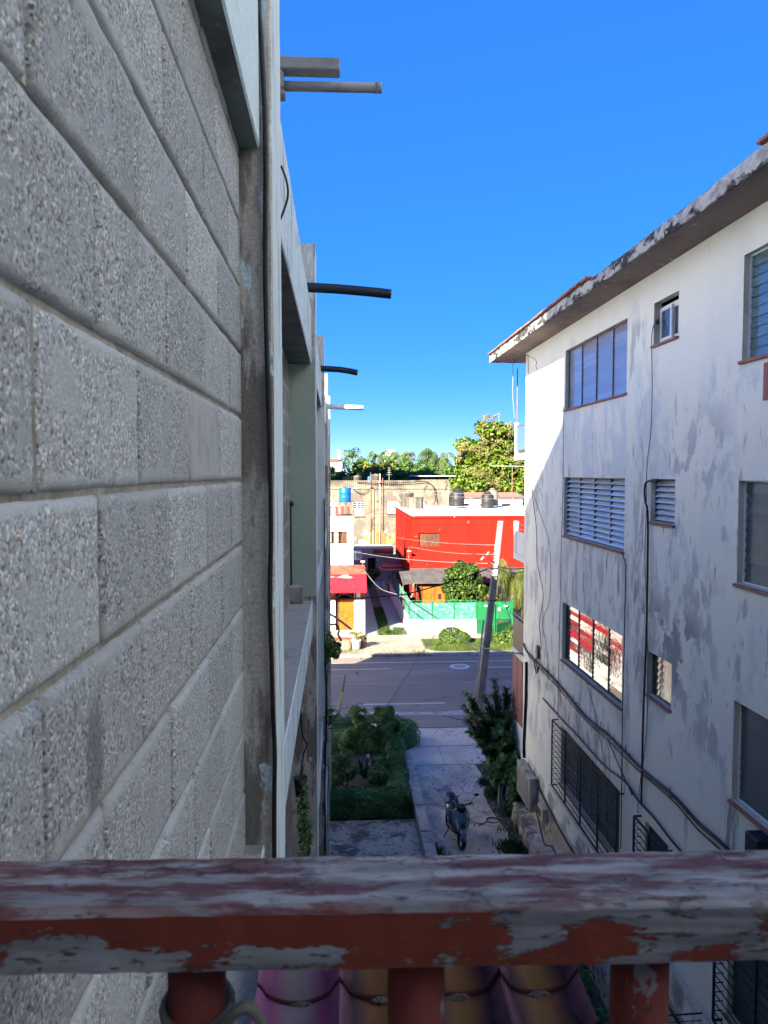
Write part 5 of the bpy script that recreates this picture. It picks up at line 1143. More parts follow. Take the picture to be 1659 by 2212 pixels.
for i, (a, b_, s_) in enumerate([((-.6, 29, 6.8), (1.50, 44.1, 3.9), .3), ((-.5, 30, 6.55), (1.6, 44.1, 3.85), .6), ((-.6, 30, 6.3), (.95, 46, 4.4), .25)]):
    cable(('steepest', 'most slack', 'lowest')[i] + ' of the thin black wires in front of the white house', sagline(a, b_, s_), .011, 'cable', False)

# ================================================================== WHITE HOUSE WITH RED AWNING
WH = thing('white_house', 'white two storey house with red awning across the road', 'house')
mb = MB(); wall_y(mb, 44.2, -16, 1.56, 0, 3.45, [(-.155, .945, .23, 2.62), (-4.2, -2.6, .9, 2.2), (-8, -6, .9, 2.2)], .5)
mb.quad((1.56, 44.2, 0), (1.56, 46.1, 0), (1.56, 46.1, 3.45), (1.56, 44.2, 3.45)); mb.build('front_wall', ['whitepaint', 'whitepaint'], WH)
MB().box(-16, 1.62, 44.05, 46.1, 3.451, 3.86, c=.02).build('porch_ledge', 'clayledge', WH)
MB().box(-.9, 1.2, 43.55, 44.19, 0.0, .225, c=.02).build('doorstep', 'farwalk', WH)
MB().box(-.3, 1.1, 44.71, 44.75, .1, 2.7).build('door_void', 'darkvoid', WH)
d_ = MB().box(.09, .94, 44.42, 44.48, .24, 2.06).build('door', 'orangewood', WH)
for i in range(7): MB().box(.14, .89, 44.40, 44.419, .34 + .24 * i, .48 + .24 * i, c=.006).build('door_panel', 'orangewood', d_)
for a, b_, c, e in ((.2, .35, .8, 1.95), (.2, .8, .55, 1.0)): MB().add([(a, 44.395, b_), (a + .1, 44.395, b_), (c + .1, 44.395, e), (c, 44.395, e)], [(0, 1, 2, 3)]).build('door_brace', 'orangewood', d_)
MB().box(-.15, .08, 44.42, 44.47, .24, 2.06).build('side_leaf', 'brownwood', WH)
fl = MB(); fl.tube([(-.15 + 1.09 * i / 12, 44.3, 2.12 + .26 * math.sin(math.pi * i / 12)) for i in range(13)], .02, 5)
for i in range(9): fl.lathe([(.03, 0), (.05, .03), (.02, .06)], (-.0 + .11 * i, 44.42, 2.06), 6)
fl.build('fanlight', 'clayledge', WH)
for a, b_ in ((-.46, -.16), (.97, 1.06), (1.3, 1.55)):
    mb = MB().box(a, b_, 44.15, 44.198, 2.08, 2.5); mb.build('lattice_panel', 'clayledge', WH)
aw = thing('red_awning', 'bright red cloth awning with scalloped edge over the orange door', 'awning')
mb = MB(); nx = 40; X0, X1 = -9.0, 1.63
for i in range(nx):
    a, b_ = X0 + (X1 - X0) * i / nx, X0 + (X1 - X0) * (i + 1) / nx
    sag = lambda x: .02 * math.sin(x * 9)
    mb.quad((a, 44.04, 3.56), (b_, 44.04, 3.56), (b_, 43.6, 3.24 + sag(b_)), (a, 43.6, 3.24 + sag(a))); mb.quad((a, 43.6, 3.24 + sag(a)), (b_, 43.6, 3.24 + sag(b_)), (b_, 43.2, 2.93), (a, 43.2, 2.93))
mb.build('cloth', 'awnred', aw)
mb = MB(); m_ = 106
for i in range(m_):
    a, b_ = X0 + (X1 - X0) * i / m_, X0 + (X1 - X0) * (i + 1) / m_
    dr = [(.05 * abs(math.sin(math.pi * (i + q) / 2.0))) for q in (0, 1)]
    mb.quad((a, 43.195, 2.93), (b_, 43.195, 2.93), (b_, 43.19, 2.64 - dr[1]), (a, 43.19, 2.64 - dr[0]))
mb.build('valance', 'awnedge', aw)
MB().add([(X1, 44.04, 3.56), (X1, 43.2, 2.93), (X1, 43.2, 2.66), (X1, 44.04, 2.9)], [(0, 1, 2, 3)]).build('awning_side', 'awnred', aw)
mb = MB(); wall_y(mb, 46.1, -16, .92, 3.861, 6.60, [(-1.6, .57, 5.12, 5.88)], .18)
mb.quad((.92, 46.1, 0), (.92, 62, 0), (.92, 62, 6.6), (.92, 46.1, 6.6)); mb.quad((-16, 46.1, 6.6), (.92, 46.1, 6.6), (.92, 62, 6.6), (-16, 62, 6.6), 1)
mb.build('upper_wall', ['whitepaint', 'conc'], WH)
MB().box(-16, .97, 46.02, 46.09, 4.93, 5.05, c=.01).build('string_course', 'whitepaint', WH); MB().box(-16, .98, 46.0, 46.3, 6.601, 6.78, c=.01).build('parapet', 'whitepaint', WH)
MB().box(-16, .93, 46.32, 62, 6.602, 6.70).build('roof', 'clayledge', WH)
wn = MB().box(-1.55, .56, 46.27, 46.275, 5.13, 5.87).build('window', 'darkvoid', WH)
for i in range(5):
    x = .50 - .42 * i; s_ = MB().box(x - .34, x, 46.20, 46.24, 5.16, 5.84).build('shutter', 'brownwood', wn)
    if i == 0: s_.rotation_euler = (0, .12, 0); s_.location = (-.6, 0, .06)
    if i in (1, 2):
        mb = MB()
        for k_ in range(8): mb.box(x - .29, x - .05, 46.185, 46.199, 5.22 + .075 * k_, 5.26 + .075 * k_)
        mb.build('shutter_slats', 'potwhite', wn)
bt = thing('blue_water_tank', 'bright blue ribbed water tank on the white house roof', 'water tank')
MB().lathe([(.375, 7.53), (.385, 7.60), (.375, 7.80), (.388, 7.83), (.375, 7.86), (.375, 8.10), (.388, 8.13), (.375, 8.16), (.375, 8.40), (.36, 8.43), (.12, 8.44), (.12, 8.49)], (.475, 49, 0), 28).build('tank', 'bluetank', bt, True)
MB().box(.0, .95, 48.5, 49.5, 7.44, 7.53).build('platform', 'greytank', bt)
for x in (.02, .40, .74):
    for y in (48.55, 49.25): MB().box(x, x + .2, y, y + .2, 6.78, 7.44).build('leg', 'greytank', bt)
wb = thing('white_barrel', 'white cylinder boiler at the left edge of the white house roof', 'boiler'); MB().lathe([(.10, 6.79), (.14, 6.81), (.14, 7.25), (.12, 7.28), (.04, 7.30)], (-.25, 46.2, 0), 16).build('barrel', 'whitepaint', wb, True)
ac2 = thing('air_conditioner', 'white air conditioner on the side wall of the white house', 'air conditioner')
MB().box(1.0, 1.48, 48.4, 48.75, 3.90, 4.45, c=.01).build('casing', 'whitepaint', ac2); MB().box(1.18, 1.46, 48.39, 48.399, 3.95, 4.40).build('grille', 'alu', ac2)
for i in range(7): MB().box(1.18, 1.46, 48.38, 48.389, 3.97 + .06 * i, 3.99 + .06 * i).build('grille_bar', 'whitepaint', ac2)
MB().box(.92, 1.1, 48.5, 48.6, 3.84, 3.899).build('bracket', 'rust', ac2)
pf = thing('porch_lamp', 'small white cap on a red post at the end of the awning ledge', 'lamp'); MB().tube([(1.45, 44.3, 3.86), (1.45, 44.3, 4.22)], .03, 6).build('post', 'clayledge', pf); MB().box(1.33, 1.57, 44.2, 44.4, 4.221, 4.30, c=.02).build('cap', 'whitepaint', pf)
# things on the far pavement
def stump(label, x, y, r, h): t = thing('tree_stump', label, 'stump'); MB().lathe([(r * 1.15, 0), (r, .1), (r * .95, h), (r * .6, h + .01)], (x, y, 0), 12).build('stump', 'stump', t, True); return t
stump('pale stump used as a stool beside the white flower pot', .45, 40.5, .26, .50); stump('darker stump behind the white flower pot', 1.32, 41.1, .24, .55)
bn = thing('wooden_bench', 'low plank bench on stumps in front of the white house', 'bench')
MB().box(-1.6, .75, 40.85, 41.15, .42, .48, c=.008).build('plank', 'clayledge', bn); MB().box(-1.6, .6, 41.2, 41.45, .40, .46, c=.008).build('plank', 'brownwood', bn)
for x in (-1.3, -.2, .5): MB().box(x - .08, x + .08, 40.9, 41.4, 0.012, .399).build('leg', 'stump', bn)
pt = thing('potted_palm', 'small palm in a big white pot on the far pavement', 'potted plant')
MB().lathe([(.17, 0.012), (.21, .10), (.25, .46), (.28, .48), (.28, .53), (.22, .53), (.2, .48)], (.97, 40.5, 0), 18).build('pot', 'potwhite', pt, True)
MB().tube([(.97, 40.5, .48), (.98, 40.5, .78)], .05, 8).build('stem', 'bark', pt)
for i in range(11):
    mb = MB(); frond_geo(mb, (.98, 40.5, .76), 6.28 * i / 11, .55, .35, .35, .16, 10, .5, .03, .01); mb.build('frond', 'lf_areca', pt)
pt2 = thing('potted_plant', 'yellowing spiky plant behind the stump on the far pavement', 'potted plant')
MB().lathe([(.12, 0.012), (.16, .28), (.13, .28)], (1.20, 40.85, 0), 12).build('pot', 'brownwood', pt2)
for i in range(9):
    mb = MB(); frond_geo(mb, (1.2, 40.85, .34), 6.28 * i / 9 + .3, .40, .45, .25, .14, 8, .5, .03, .01); mb.build('frond', 'lf_areca', pt2)
bk = thing('plastic_bucket', 'white plastic bucket standing by the white house pillar', 'bucket'); MB().lathe([(.10, .012), (.14, .30), (.15, .31), (.13, .31)], (1.28, 43.6, 0), 14).build('bucket', 'whitepaint', bk, True)

# ================================================================== FENCE AND GATE
FE = thing('garden_fence', 'white garden wall topped by teal mesh fence across the road', 'fence')
MB().box(4.10, 8.05, 43.95, 44.15, -.1, .87, c=.012).build('front_wall', 'whitepaint', FE)
mb = MB(); mb.add([(4.10, 44.16, -.1), (4.10, 44.16, .87), (3.95, 58, .95), (3.95, 58, -.1), (4.28, 44.16, -.1), (4.28, 44.16, .87), (4.13, 58, .95), (4.13, 58, -.1)], [(0, 1, 2, 3), (4, 5, 6, 7), (1, 5, 6, 2), (2, 6, 7, 3), (0, 4, 5, 1)]).build('side_wall', 'whitepaint', FE)
for a, b_ in ((4.16, 5.44), (5.48, 6.74), (6.78, 8.01)):
    pn = MB().box(a, b_, 44.03, 44.035, .875, 1.86).build('mesh_panel', 'greencloth', FE)
    mb = MB(); x = a - 1.0
    while x < b_:
        for s_ in (1, -1):
            p0 = [x, .875]; p1 = [x + .985, 1.86]
            if s_ < 0: p0[1], p1[1] = p1[1], p0[1]
            # clip to the panel
            lo, hi = max(p0[0], a), min(p1[0], b_)
            if hi - lo > .05:
                f0, f1 = (lo - p0[0]) / .985, (hi - p0[0]) / .985
                mb.tube([(lo, 44.02, p0[1] + (p1[1] - p0[1]) * f0), (hi, 44.02, p0[1] + (p1[1] - p0[1]) * f1)], .006, 3, caps=False)
        x += .09
    mb.build('wire_mesh', 'greencloth', pn)
for x in (4.12, 5.46, 6.76, 8.03): MB().box(x - .025, x + .025, 44.0, 44.05, .871, 2.02).build('post', 'greenmetal', FE)
MB().box(4.12, 8.05, 44.005, 44.045, 1.97, 2.005).build('top_rail', 'greenmetal', FE); MB().box(4.12, 8.05, 44.006, 44.044, 1.862, 1.885).build('rail', 'greenmetal', FE)
for i in range(5):
    y0, y1 = 44.2 + 2.4 * i, 44.2 + 2.4 * (i + 1) - .06; x0, x1 = 4.19 - .0108 * (y0 - 44.2), 4.19 - .0108 * (y1 - 44.2)
    MB().add([(x0, y0, .88), (x1, y1, .9), (x1, y1, 2.0), (x0, y0, 1.97), (x0 + .01, y0, .88), (x1 + .01, y1, .9), (x1 + .01, y1, 2.0), (x0 + .01, y0, 1.97)], [(0, 1, 2, 3), (4, 5, 6, 7), (3, 2, 6, 7), (0, 3, 7, 4)]).build('mesh_panel', 'greencloth', FE)
    MB().box(x1 - .03, x1 + .03, y1, y1 + .05, .88, 2.1).build('post', 'greenmetal', FE)
rg = thing('rusty_grating', 'small rusty iron grating above the side wall of the passage', 'grating')
for i in range(5): MB().box(3.75 + .11 * i, 3.78 + .11 * i, 57.2, 57.23, 1.2, 2.1).build('bar', 'rust', rg)
for z in (1.2, 1.65, 2.1): MB().box(3.72, 4.25, 57.18, 57.2, z - .02, z + .02).build('cross_bar', 'clayledge', rg)
GT = thing('green_gate', 'green metal double gate with mesh beside the white garden wall', 'gate')
for a, b_ in ((8.09, 9.02), (9.20, 10.16)):
    mb = MB()
    for x in (a, b_ - .04): mb.box(x, x + .04, 44.0, 44.04, .0, 1.90)
    for z in (.02, .86, 1.86): mb.box(a + .04, b_ - .04, 44.002, 44.038, z, z + .04)
    lf = mb.build('leaf_frame', 'greenmetal', GT)
    MB().box(a + .04, b_ - .04, 44.018, 44.024, .90, 1.86).build('upper_sheet', 'greenmetal', lf)
    if a < 9: MB().box(a + .04, b_ - .04, 44.018, 44.024, .06, .86).build('lower_sheet', 'greenmetal', lf)
    wm = MB(); x = a - .8
    while x < b_:
        for s_ in (1, -1):
            lo, hi = max(x, a + .04), min(x + .8, b_ - .04)
            if hi - lo > .03:
                z = (lambda q: .06 + (q - x)) if s_ > 0 else (lambda q: .86 - (q - x))
                wm.tube([(lo, 44.01, z(lo)), (hi, 44.01, z(hi))], .006, 3, caps=False)
        x += .085
    wm.build('wire_mesh', 'greenmetal', lf)
for x in (8.05, 9.03, 9.11, 10.18): MB().box(x - .035, x + .035, 43.99, 44.06, -.05, 2.0 if x > 9 else 1.96).build('gate_post', 'greenmetal', GT)
nm = thing('number_plate', 'tiny white number marks on the left green gate leaf', 'sign')
for i in range(4):
    x = 8.52 + .085 * i; MB().box(x, x + .02, 43.985, 43.995, 1.60, 1.70).box(x + .045, x + .065, 43.985, 43.995, 1.60, 1.70).box(x, x + .065, 43.984, 43.996, 1.64, 1.66).build('mark', 'whitepaint', nm)
lb_ = thing('mail_plate', 'small cream plate on the right green gate leaf', 'plate'); MB().box(9.32, 9.46, 43.985, 43.999, 1.36, 1.56).build('plate', 'potwhite', lb_)
lp_ = thing('lamp_bowl', 'white bowl shaped lamp above the right green gate leaf', 'lamp'); MB().lathe([(.04, 1.56), (.12, 1.62), (.13, 1.66), (.05, 1.68)], (9.78, 43.97, 0), 12).build('bowl', 'whitepaint', lp_, True); MB().tube([(9.78, 43.97, 1.40), (9.78, 43.97, 1.57)], .015, 5).build('stem', 'greenmetal', lp_)
lr = thing('border_rail', 'low bent wire border along the foot of the white garden wall', 'border')
for i in range(26): MB().tube([(4.7 + .13 * i, 43.2, .02), (4.7 + .13 * i, 43.2, .26)], .006, 4).build('rod', 'greytank', lr)
MB().box(4.7, 7.98, 43.19, 43.21, .25, .27).build('top_wire', 'greytank', lr)

# ================================================================== RED HOUSE
RH = thing('red_house', 'red painted flat roofed house behind the green fence', 'house')
mb = MB(); wall_y(mb, 50, 4.88, 20, 0, 6.42, [(5.30, 6.68, 4.55, 5.46)], .22)
mb.quad((4.88, 50, 0), (4.88, 64.5, 0), (4.88, 64.5, 6.42), (4.88, 50, 6.42)); mb.build('wall', ['redhouse', 'redhouse'], RH)
mb = MB().box(4.80, 20, 49.93, 64.6, 6.421, 6.58, c=.012); mb.m = [0] * len(mb.f); mb.m[5] = 1; mb.build('roof', ['redhouse', 'whiteroof'], RH)
MB().box(4.85, 4.88, 50, 50.5, 3.0, 6.42).build('pilaster', 'redhouse', RH)
wn = MB().box(5.30, 6.68, 50.215, 50.22, 4.55, 5.46).build('window', 'darkvoid', RH)
MB().box(5.30, 6.68, 50.10, 50.20, 4.56, 4.60).box(5.30, 6.68, 50.10, 50.20, 5.40, 5.44).build('frame', 'brownwood', wn)
for i in range(4):
    x = 5.32 + .34 * i; s_ = MB().box(x, x + .33, 50.12, 50.15, 4.61, 5.39).build('shutter', 'brownwood', wn)
    if i:
        mb = MB()
        for k_ in range(9): mb.box(x + .06, x + .27, 50.10, 50.119, 4.70 + .075 * k_, 4.735 + .075 * k_)
        mb.build('shutter_slats', 'brownwood', wn)
d_ = MB().box(5.31, 6.76, 47.86, 47.92, .02, 2.22).build('garage_door', 'orangewood', RH)
for i in range(10): MB().box(5.33, 6.74, 47.845, 47.859, .05 + .215 * i, .245 + .215 * i, c=.006).build('board', 'orangewood', d_)
MB().box(6.03, 6.06, 47.83, 47.844, .03, 2.2).build('door_joint', 'brownwood', d_)
MB().box(5.08, 5.29, 47.80, 47.95, 0, 2.5).build('porch_pillar', 'brownwood', RH); MB().box(5.29, 6.9, 47.84, 47.95, 2.23, 2.46).build('lintel', 'brownwood', RH)
MB().box(6.30, 6.48, 47.80, 47.829, 1.45, 1.78, c=.01).build('letter_box', 'darkvoid', RH); MB().box(5.85, 5.98, 47.81, 47.843, 1.68, 1.92).build('notice', 'clayledge', RH)
MB().box(6.9, 12.0, 49.2, 49.25, 0, 2.9).build('porch_back', 'darkvoid', RH)
mb = MB()
for i in range(12):
    a, b_ = 4.72 + .66 * i, 4.72 + .66 * (i + 1) - .012
    MB().add([(a, 49.92, 3.14), (b_, 49.92, 3.14), (b_, 47.45, 2.56), (a, 47.45, 2.56), (a, 49.92, 3.08), (b_, 49.92, 3.08), (b_, 47.45, 2.48), (a, 47.45, 2.48)], [(0, 1, 2, 3), (4, 5, 6, 7), (2, 3, 7, 6), (0, 3, 7, 4), (1, 2, 6, 5)]).build('porch_roof_sheet', 'greyawn', RH)
for x in (4.9, 9.2, 12.2): MB().box(x - .06, x + .06, 47.6, 47.72, 0, 2.52).build('porch_post', 'brownwood', RH)
for i, (y, z0, z1) in enumerate(((50.8, 3.2, 6.3), (52.2, 3.0, 6.2), (54.5, 3.3, 6.3))): MB().tube([(4.83, y, z0), (4.83, y, z1)], .04, 6).build('wall_pipe', 'redhouse', RH)
lt = thing('wall_lamp', 'street lamp head on a thin arm before the red wall', 'lamp'); MB().tube([(4.62, 49.6, 3.6), (4.62, 49.6, 4.55), (4.75, 49.55, 4.62), (4.85, 49.5, 4.5)], .02, 6).build('arm', 'rust', lt); MB().box(4.5, 4.75, 49.4, 49.6, 4.28, 4.34, c=.01).build('head', 'potwhite', lt)
gc = thing('grey_awning', 'sagging grey tarpaulin awning left of the red house porch', 'awning')
MB().add([(3.95, 49.5, 3.0), (4.68, 49.4, 3.05), (4.70, 47.2, 2.55), (4.02, 47.2, 2.45), (4.35, 48.3, 2.68)], [(0, 1, 4), (1, 2, 4), (2, 3, 4), (3, 0, 4)]).build('sheet', 'greyawn', gc)
MB().tube([(4.70, 47.2, 2.55), (4.6, 46.9, 1.9), (4.35, 46.8, 1.5)], .06, 6).build('rolled_edge', 'greytank', gc)
for x in (4.05, 4.65): MB().tube([(x, 47.3, 0), (x, 47.3, 2.48)], .025, 5).build('pole', 'rust', gc)
# water tanks on the red roof
def drum(label, x, y, r, h, mat, z=6.581, lid=True, name='water_tank', n=24, neck=True):
    t = thing(name, label, 'water tank')
    if neck: prof = [(r, z), (r * 1.02, z + .06), (r, z + .12), (r, z + h * .38), (r * 1.015, z + h * .40), (r, z + h * .42), (r, z + h * .68), (r * .95, z + h * .76), (r * .55, z + h * .90), (r * .45, z + h * .91)]
    else: prof = [(r, z), (r, z + h * .86), (r * 1.06, z + h * .87), (r * 1.06, z + h * .92), (r * .3, z + h * .95)]
    MB().lathe(prof, (x, y, 0), n).build('tank', mat, t, n > 10)
    if lid: MB().lathe([(r * .45, z + h * .905), (r * .45, z + h * .97), (r * .3, z + h)], (x, y, 0), 16).build('lid', mat, t, True)
    return t
drum('large black plastic water tank standing alone on the white roof', 9.55, 61.0, .57, 1.42, 'blacktank', 6.72)
drum('dark grey water tank with stepped neck at the right of the white roof', 11.9, 60.5, .50, 1.35, 'blacktank')
drum('pale grey tank half hidden behind the dark stepped tank', 12.65, 62.2, .48, 1.45, 'greytank', 6.7)
drum('squat octagonal concrete tank at the front left of the white roof', 6.05, 60.0, .66, .98, 'greytank', n=8, neck=False, lid=False)
drum('grey tank rising behind the octagonal concrete tank', 5.65, 62.2, .52, 1.30, 'greytank', neck=False)
an = thing('roof_antenna', 'thin rusty antenna mast with a long cross bar at the right of the white roof', 'antenna')
MB().tube([(13.76, 60, 6.58), (13.76, 60, 9.55)], .03, 6).build('mast', 'rust', an); MB().tube([(12.1, 60, 9.93), (14.9, 60, 9.90)], .03, 6).tube([(13.76, 60, 9.5), (13.76, 60, 9.95)], .02, 5).build('cross_bar', 'palecable', an)
rw = thing('roof_rail', 'low pale railing along the back of the white roof', 'railing')
for z in (6.95, 7.25): MB().tube([(9.9, 64.2, z), (17, 64.2, z)], .02, 5).build('rail', 'palecable', rw)
for x in (10, 11.2, 12.4, 13.6, 14.8): MB().tube([(x, 64.2, 6.58), (x, 64.2, 7.3)], .02, 5).build('post', 'palecable', rw)
tag(MB().lathe([(.16, 6.581), (.2, 6.64), (.1, 6.75), (.03, 6.78)], (8.2, 56.5, 0), 7).build('rubble_heap', 'potwhite'), 'small pale heap of rubble on the white roof', 'rubble')
# passage: walls, slabs and clutter
ps = thing('passage_house', 'low grey house closing the end of the shaded passage', 'house')
mb = MB(); wall_y(mb, 66.5, .93, 4.85, 0, 2.75, [(2.6, 3.3, 0, 2.0)], .3); mb.build('wall', ['conc', 'conc'], ps); MB().box(2.5, 3.4, 66.82, 66.86, 0, 2.2).build('door_void', 'darkvoid', ps); MB().box(.93, 4.87, 66.5, 70, 2.751, 2.85).build('roof', 'conc', ps)
cn2 = thing('concrete_canopy', 'thin concrete canopy slab over the passage beside the red house', 'canopy'); MB().box(3.15, 4.86, 56.5, 58.8, 2.08, 2.22, c=.01).build('slab', 'farwalk', cn2); MB().box(3.3, 4.86, 57.2, 58.8, 2.221, 2.36).build('upper_slab', 'clayledge', cn2)
for x in (3.3, 4.7): MB().box(x - .06, x + .06, 58.6, 58.72, 0, 2.08).build('post', 'conc', cn2)
tn = thing('tin_lean_to', 'dark tin lean to roof in the passage', 'roof'); MB().add([(3.4, 60.6, 2.75), (4.86, 60.6, 3.0), (4.86, 58.9, 2.4), (3.7, 58.9, 2.38)], [(0, 1, 2, 3)]).build('sheet', 'greyawn', tn); MB().tube([(3.42, 60.5, 0), (3.42, 60.5, 2.72)], .03, 5).build('post', 'rust', tn)
rd = thing('red_awning_roll', 'dark red rolled awning at the back of the passage', 'awning'); MB().tube([(2.9, 63, 2.95), (4.5, 63, 2.95)], .17, 12).build('roll', 'clayledge', rd, True)
shrub('passage_plant', 'dark plant in the shade at the back of the passage', (2.6, 61.5, 0), [(2.6, 61.5, .9, .5, .5, .7), (3.2, 61.8, 1.3, .4, .4, .5)], 1200, .2, 'lf_dark', .5, 3)

# ================================================================== OLD YELLOW BUILDING BEHIND
YB = thing('old_yellow_building', 'weathered yellow and grey building with pierced parapet behind the houses', 'building')
wins = [(1.50, 2.48, 5.32, 6.71), (4.58, 5.72, 5.58, 6.73), (4.28, 4.65, 3.61, 4.04), (1.90, 2.86, 2.26, 3.17), (7.0, 8.2, 5.6, 6.7), (-.9, .05, 5.6, 6.7), (5.6, 5.9, 3.6, 4.05)]
mb = MB(); wall_y(mb, 72, -16, 10.5, 0, 8.02, wins, .25); mb.quad((10.5, 72, 0), (10.5, 84, 0), (10.5, 84, 8.02), (10.5, 72, 8.02)); mb.quad((-16, 72, 7.9), (10.5, 72, 7.9), (10.5, 84, 7.9), (-16, 84, 7.9)); mb.build('wall', ['oldyellow', 'oldyellow'], YB)
MB().box(3.02, 3.42, 71.9, 71.999, 0, 8.02).build('pilaster', 'oldyellow', YB); MB().box(3.62, 4.5, 71.96, 71.998, 1.2, 3.83).build('brick_patch', 'brick', YB)
MB().box(-16, 10.5, 71.9, 72.1, 7.88, 8.019).build('string_course', 'oldyellow', YB)
mb = MB()
for r_ in range(3):
    z = 8.021 + .19 * r_; mb.box(-4, 10.5, 71.98, 72.06, z, z + .09); x = -4.0
    while x < 10.4: mb.box(x, x + .11, 71.985, 72.055, z + .09, z + .19); x += .19
mb.box(-4, 10.5, 71.95, 72.09, 8.591, 8.66); mb.build('pierced_parapet', 'oldyellow', YB)
for i, (a, b_, c, d_) in enumerate(wins):
    w_ = MB().box(a, b_, 72.24, 72.25, c, d_).build('window', 'darkvoid', YB)
    mt = 'whitepaint'
    mb = MB(); nb = 7 if d_ - c > .8 else 3
    for k_ in range(nb): z = c + (d_ - c) * (k_ + .5) / nb; mb.box(a, b_, 72.10, 72.13, z - .03 * (2.2 if i in (1, 4, 5) else 1), z + .03 * (2.2 if i in (1, 4, 5) else 1))
    for k_ in range(1, 3): x = a + (b_ - a) * k_ / 3; mb.box(x - .025, x + .025, 72.08, 72.10, c, d_)
    mb.build('window_bars', mt, w_)
    if i in (1, 4):
        mb = MB(); mb.box(a - .08, b_ + .08, 71.80, 71.82, d_, d_ + .05); mb.box(a - .08, b_ + .08, 71.80, 71.82, c - .05, c)
        for k_ in range(8): x = a - .08 + (b_ - a + .16) * k_ / 7; mb.box(x - .012, x + .012, 71.80, 71.815, c, d_)
        mb.box(a - .08, a - .05, 71.8, 72, d_, d_ + .04); mb.box(b_ + .05, b_ + .08, 71.8, 72, d_, d_ + .04); mb.build('rusty_grille', 'rust', w_)
MB().box(1.4, 2.6, 71.9, 71.999, 5.24, 5.31).build('sill', 'clayledge', YB)
for lab, x, z0, z1, mt in (('rusty pipe standing tallest against the old yellow wall', 3.1, .5, 9.4, 'rust'), ('white pipe running up the old yellow wall', 3.95, 2.2, 9.3, 'whitepaint'), ('dark rusty pipe right of the white pipe on the yellow wall', 4.22, 4.0, 8.9, 'rust')):
    cable(lab, [(x, 71.85, z0), (x, 71.85, z1)], .035, mt, False, cat='pipe', name='wall_pipe')
for z in (6.05, 5.75, 5.45): cable(('upper', 'middle', 'lower')[int((6.05 - z) / .29)] + ' rusty iron bar stretched across the yellow wall', [(1.0, 66, z + .15), (5.0, 66, z + .15)], .02, 'rust', False, cat='bar', name='iron_bar')
cable('black hose arching over the pierced parapet', [(1.8, 71.8, 8.5), (4, 71.7, 8.42), (7, 71.7, 8.5), (8.3, 71.7, 8.55), (9.0, 71.7, 8.0), (9.15, 71.7, 7.2), (9.2, 71.7, 6.7)], .04, cat='hose', name='hose')
cable('black wire looping down the yellow wall from the parapet', [(1.4, 71.8, 7.9), (1.9, 71.8, 7.55), (2.4, 71.8, 7.45), (3.0, 71.8, 7.9)], .03)
drum('low broad concrete tank at the left on the yellow building roof', 1.0, 78, .55, 1.0, 'greytank', 8.0, neck=False)
drum('concrete tank with red lid on the yellow building roof', 1.98, 77, .40, 1.15, 'greytank', 8.0, neck=False)
drum('small blue tank on the yellow building roof', 3.2, 77.5, .20, 1.15, 'bluetank', 8.0, lid=False)
drum('tall concrete tank beside the small blue one on the yellow building roof', 3.85, 77, .50, 1.28, 'greytank', 8.0, neck=False)
an = thing('roof_antenna', 'small stepped television antenna on the yellow building roof', 'antenna'); MB().tube([(5.1, 76, 7.9), (5.1, 76, 9.9)], .025, 5).build('mast', 'palecable', an)
for i in range(4): MB().tube([(4.85 + .04 * i, 76, 9.2 + .22 * i), (5.35 - .04 * i, 76, 9.2 + .22 * i)], .02, 4).build('element', 'palecable', an)
h2 = thing('flat_roof_house', 'long pale house with flat dark roof behind the pierced parapet', 'house')
MB().box(9.4, 14.0, 90, 98, 0, 8.6).build('wall', 'greytank', h2); MB().box(9.2, 14.2, 89.5, 98.2, 8.95, 9.05).build('roof', 'potwhite', h2); MB().box(9.5, 13.9, 90.1, 97.9, 8.601, 8.949).build('attic', 'darkvoid', h2)
h3 = thing('tiled_roof_house', 'low pale house with red tiled roof behind the black tanks', 'house')
MB().box(11.2, 18.5, 76, 84, 0, 6.9).build('wall', 'potwhite', h3); MB().add([(11, 75.6, 6.95), (18.7, 75.6, 6.95), (18.7, 80, 7.35), (11, 80, 7.35), (11, 84.4, 6.95), (18.7, 84.4, 6.95)], [(0, 1, 2, 3), (3, 2, 5, 4), (0, 3, 4), (1, 5, 2)]).build('roof', 'sill', h3)
for x in (12, 14.2, 16.4): MB().box(x, x + .9, 75.97, 75.999, 5.2, 6.3).build('window', 'darkvoid', h3)
h4 = thing('orange_trimmed_house', 'small white house with orange trim at the far left among trees', 'house')
MB().box(-4, .75, 128, 134, 0, 11.2).build('wall', 'potwhite', h4); MB().box(-4.2, .2, 127.8, 134.2, 11.201, 11.7).build('roof', 'clayledge', h4)

# ================================================================== PLANTS ACROSS THE ROAD
tree('round_tree', 'bright green rounded tree in front of the red house', (7.5, 46.2, 0), 2.2, [(7.5, 46.2, 2.9, 1.05, .9, .95), (7.0, 46.1, 2.3, .75, .7, .8), (8.2, 46.1, 2.4, .75, .7, .8), (7.6, 45.9, 1.8, .95, .7, .6), (7.9, 46.2, 3.6, .55, .5, .5), (7.0, 46.2, 3.4, .5, .5, .45), (8.3, 46.2, 3.5, .35, .35, .4)], 6500, .21, 'lf_lime', sub=8)
ar = palm('areca_palm', 'drooping yellow green palm beside the green gate', (10.7, 46.5, 0), 2.9, 22, 1.75, 'lf_areca', 1.5, 2.6, .75, 1.3, tr=.10, n=26, w=.05)
palm('areca_palm', 'lower clump of drooping palm fronds right of the gate', (11.7, 46.8, 0), 1.9, 16, 1.6, 'lf_areca', 1.3, 2.0, .65, 1.2, tr=.08, n=22, w=.05)
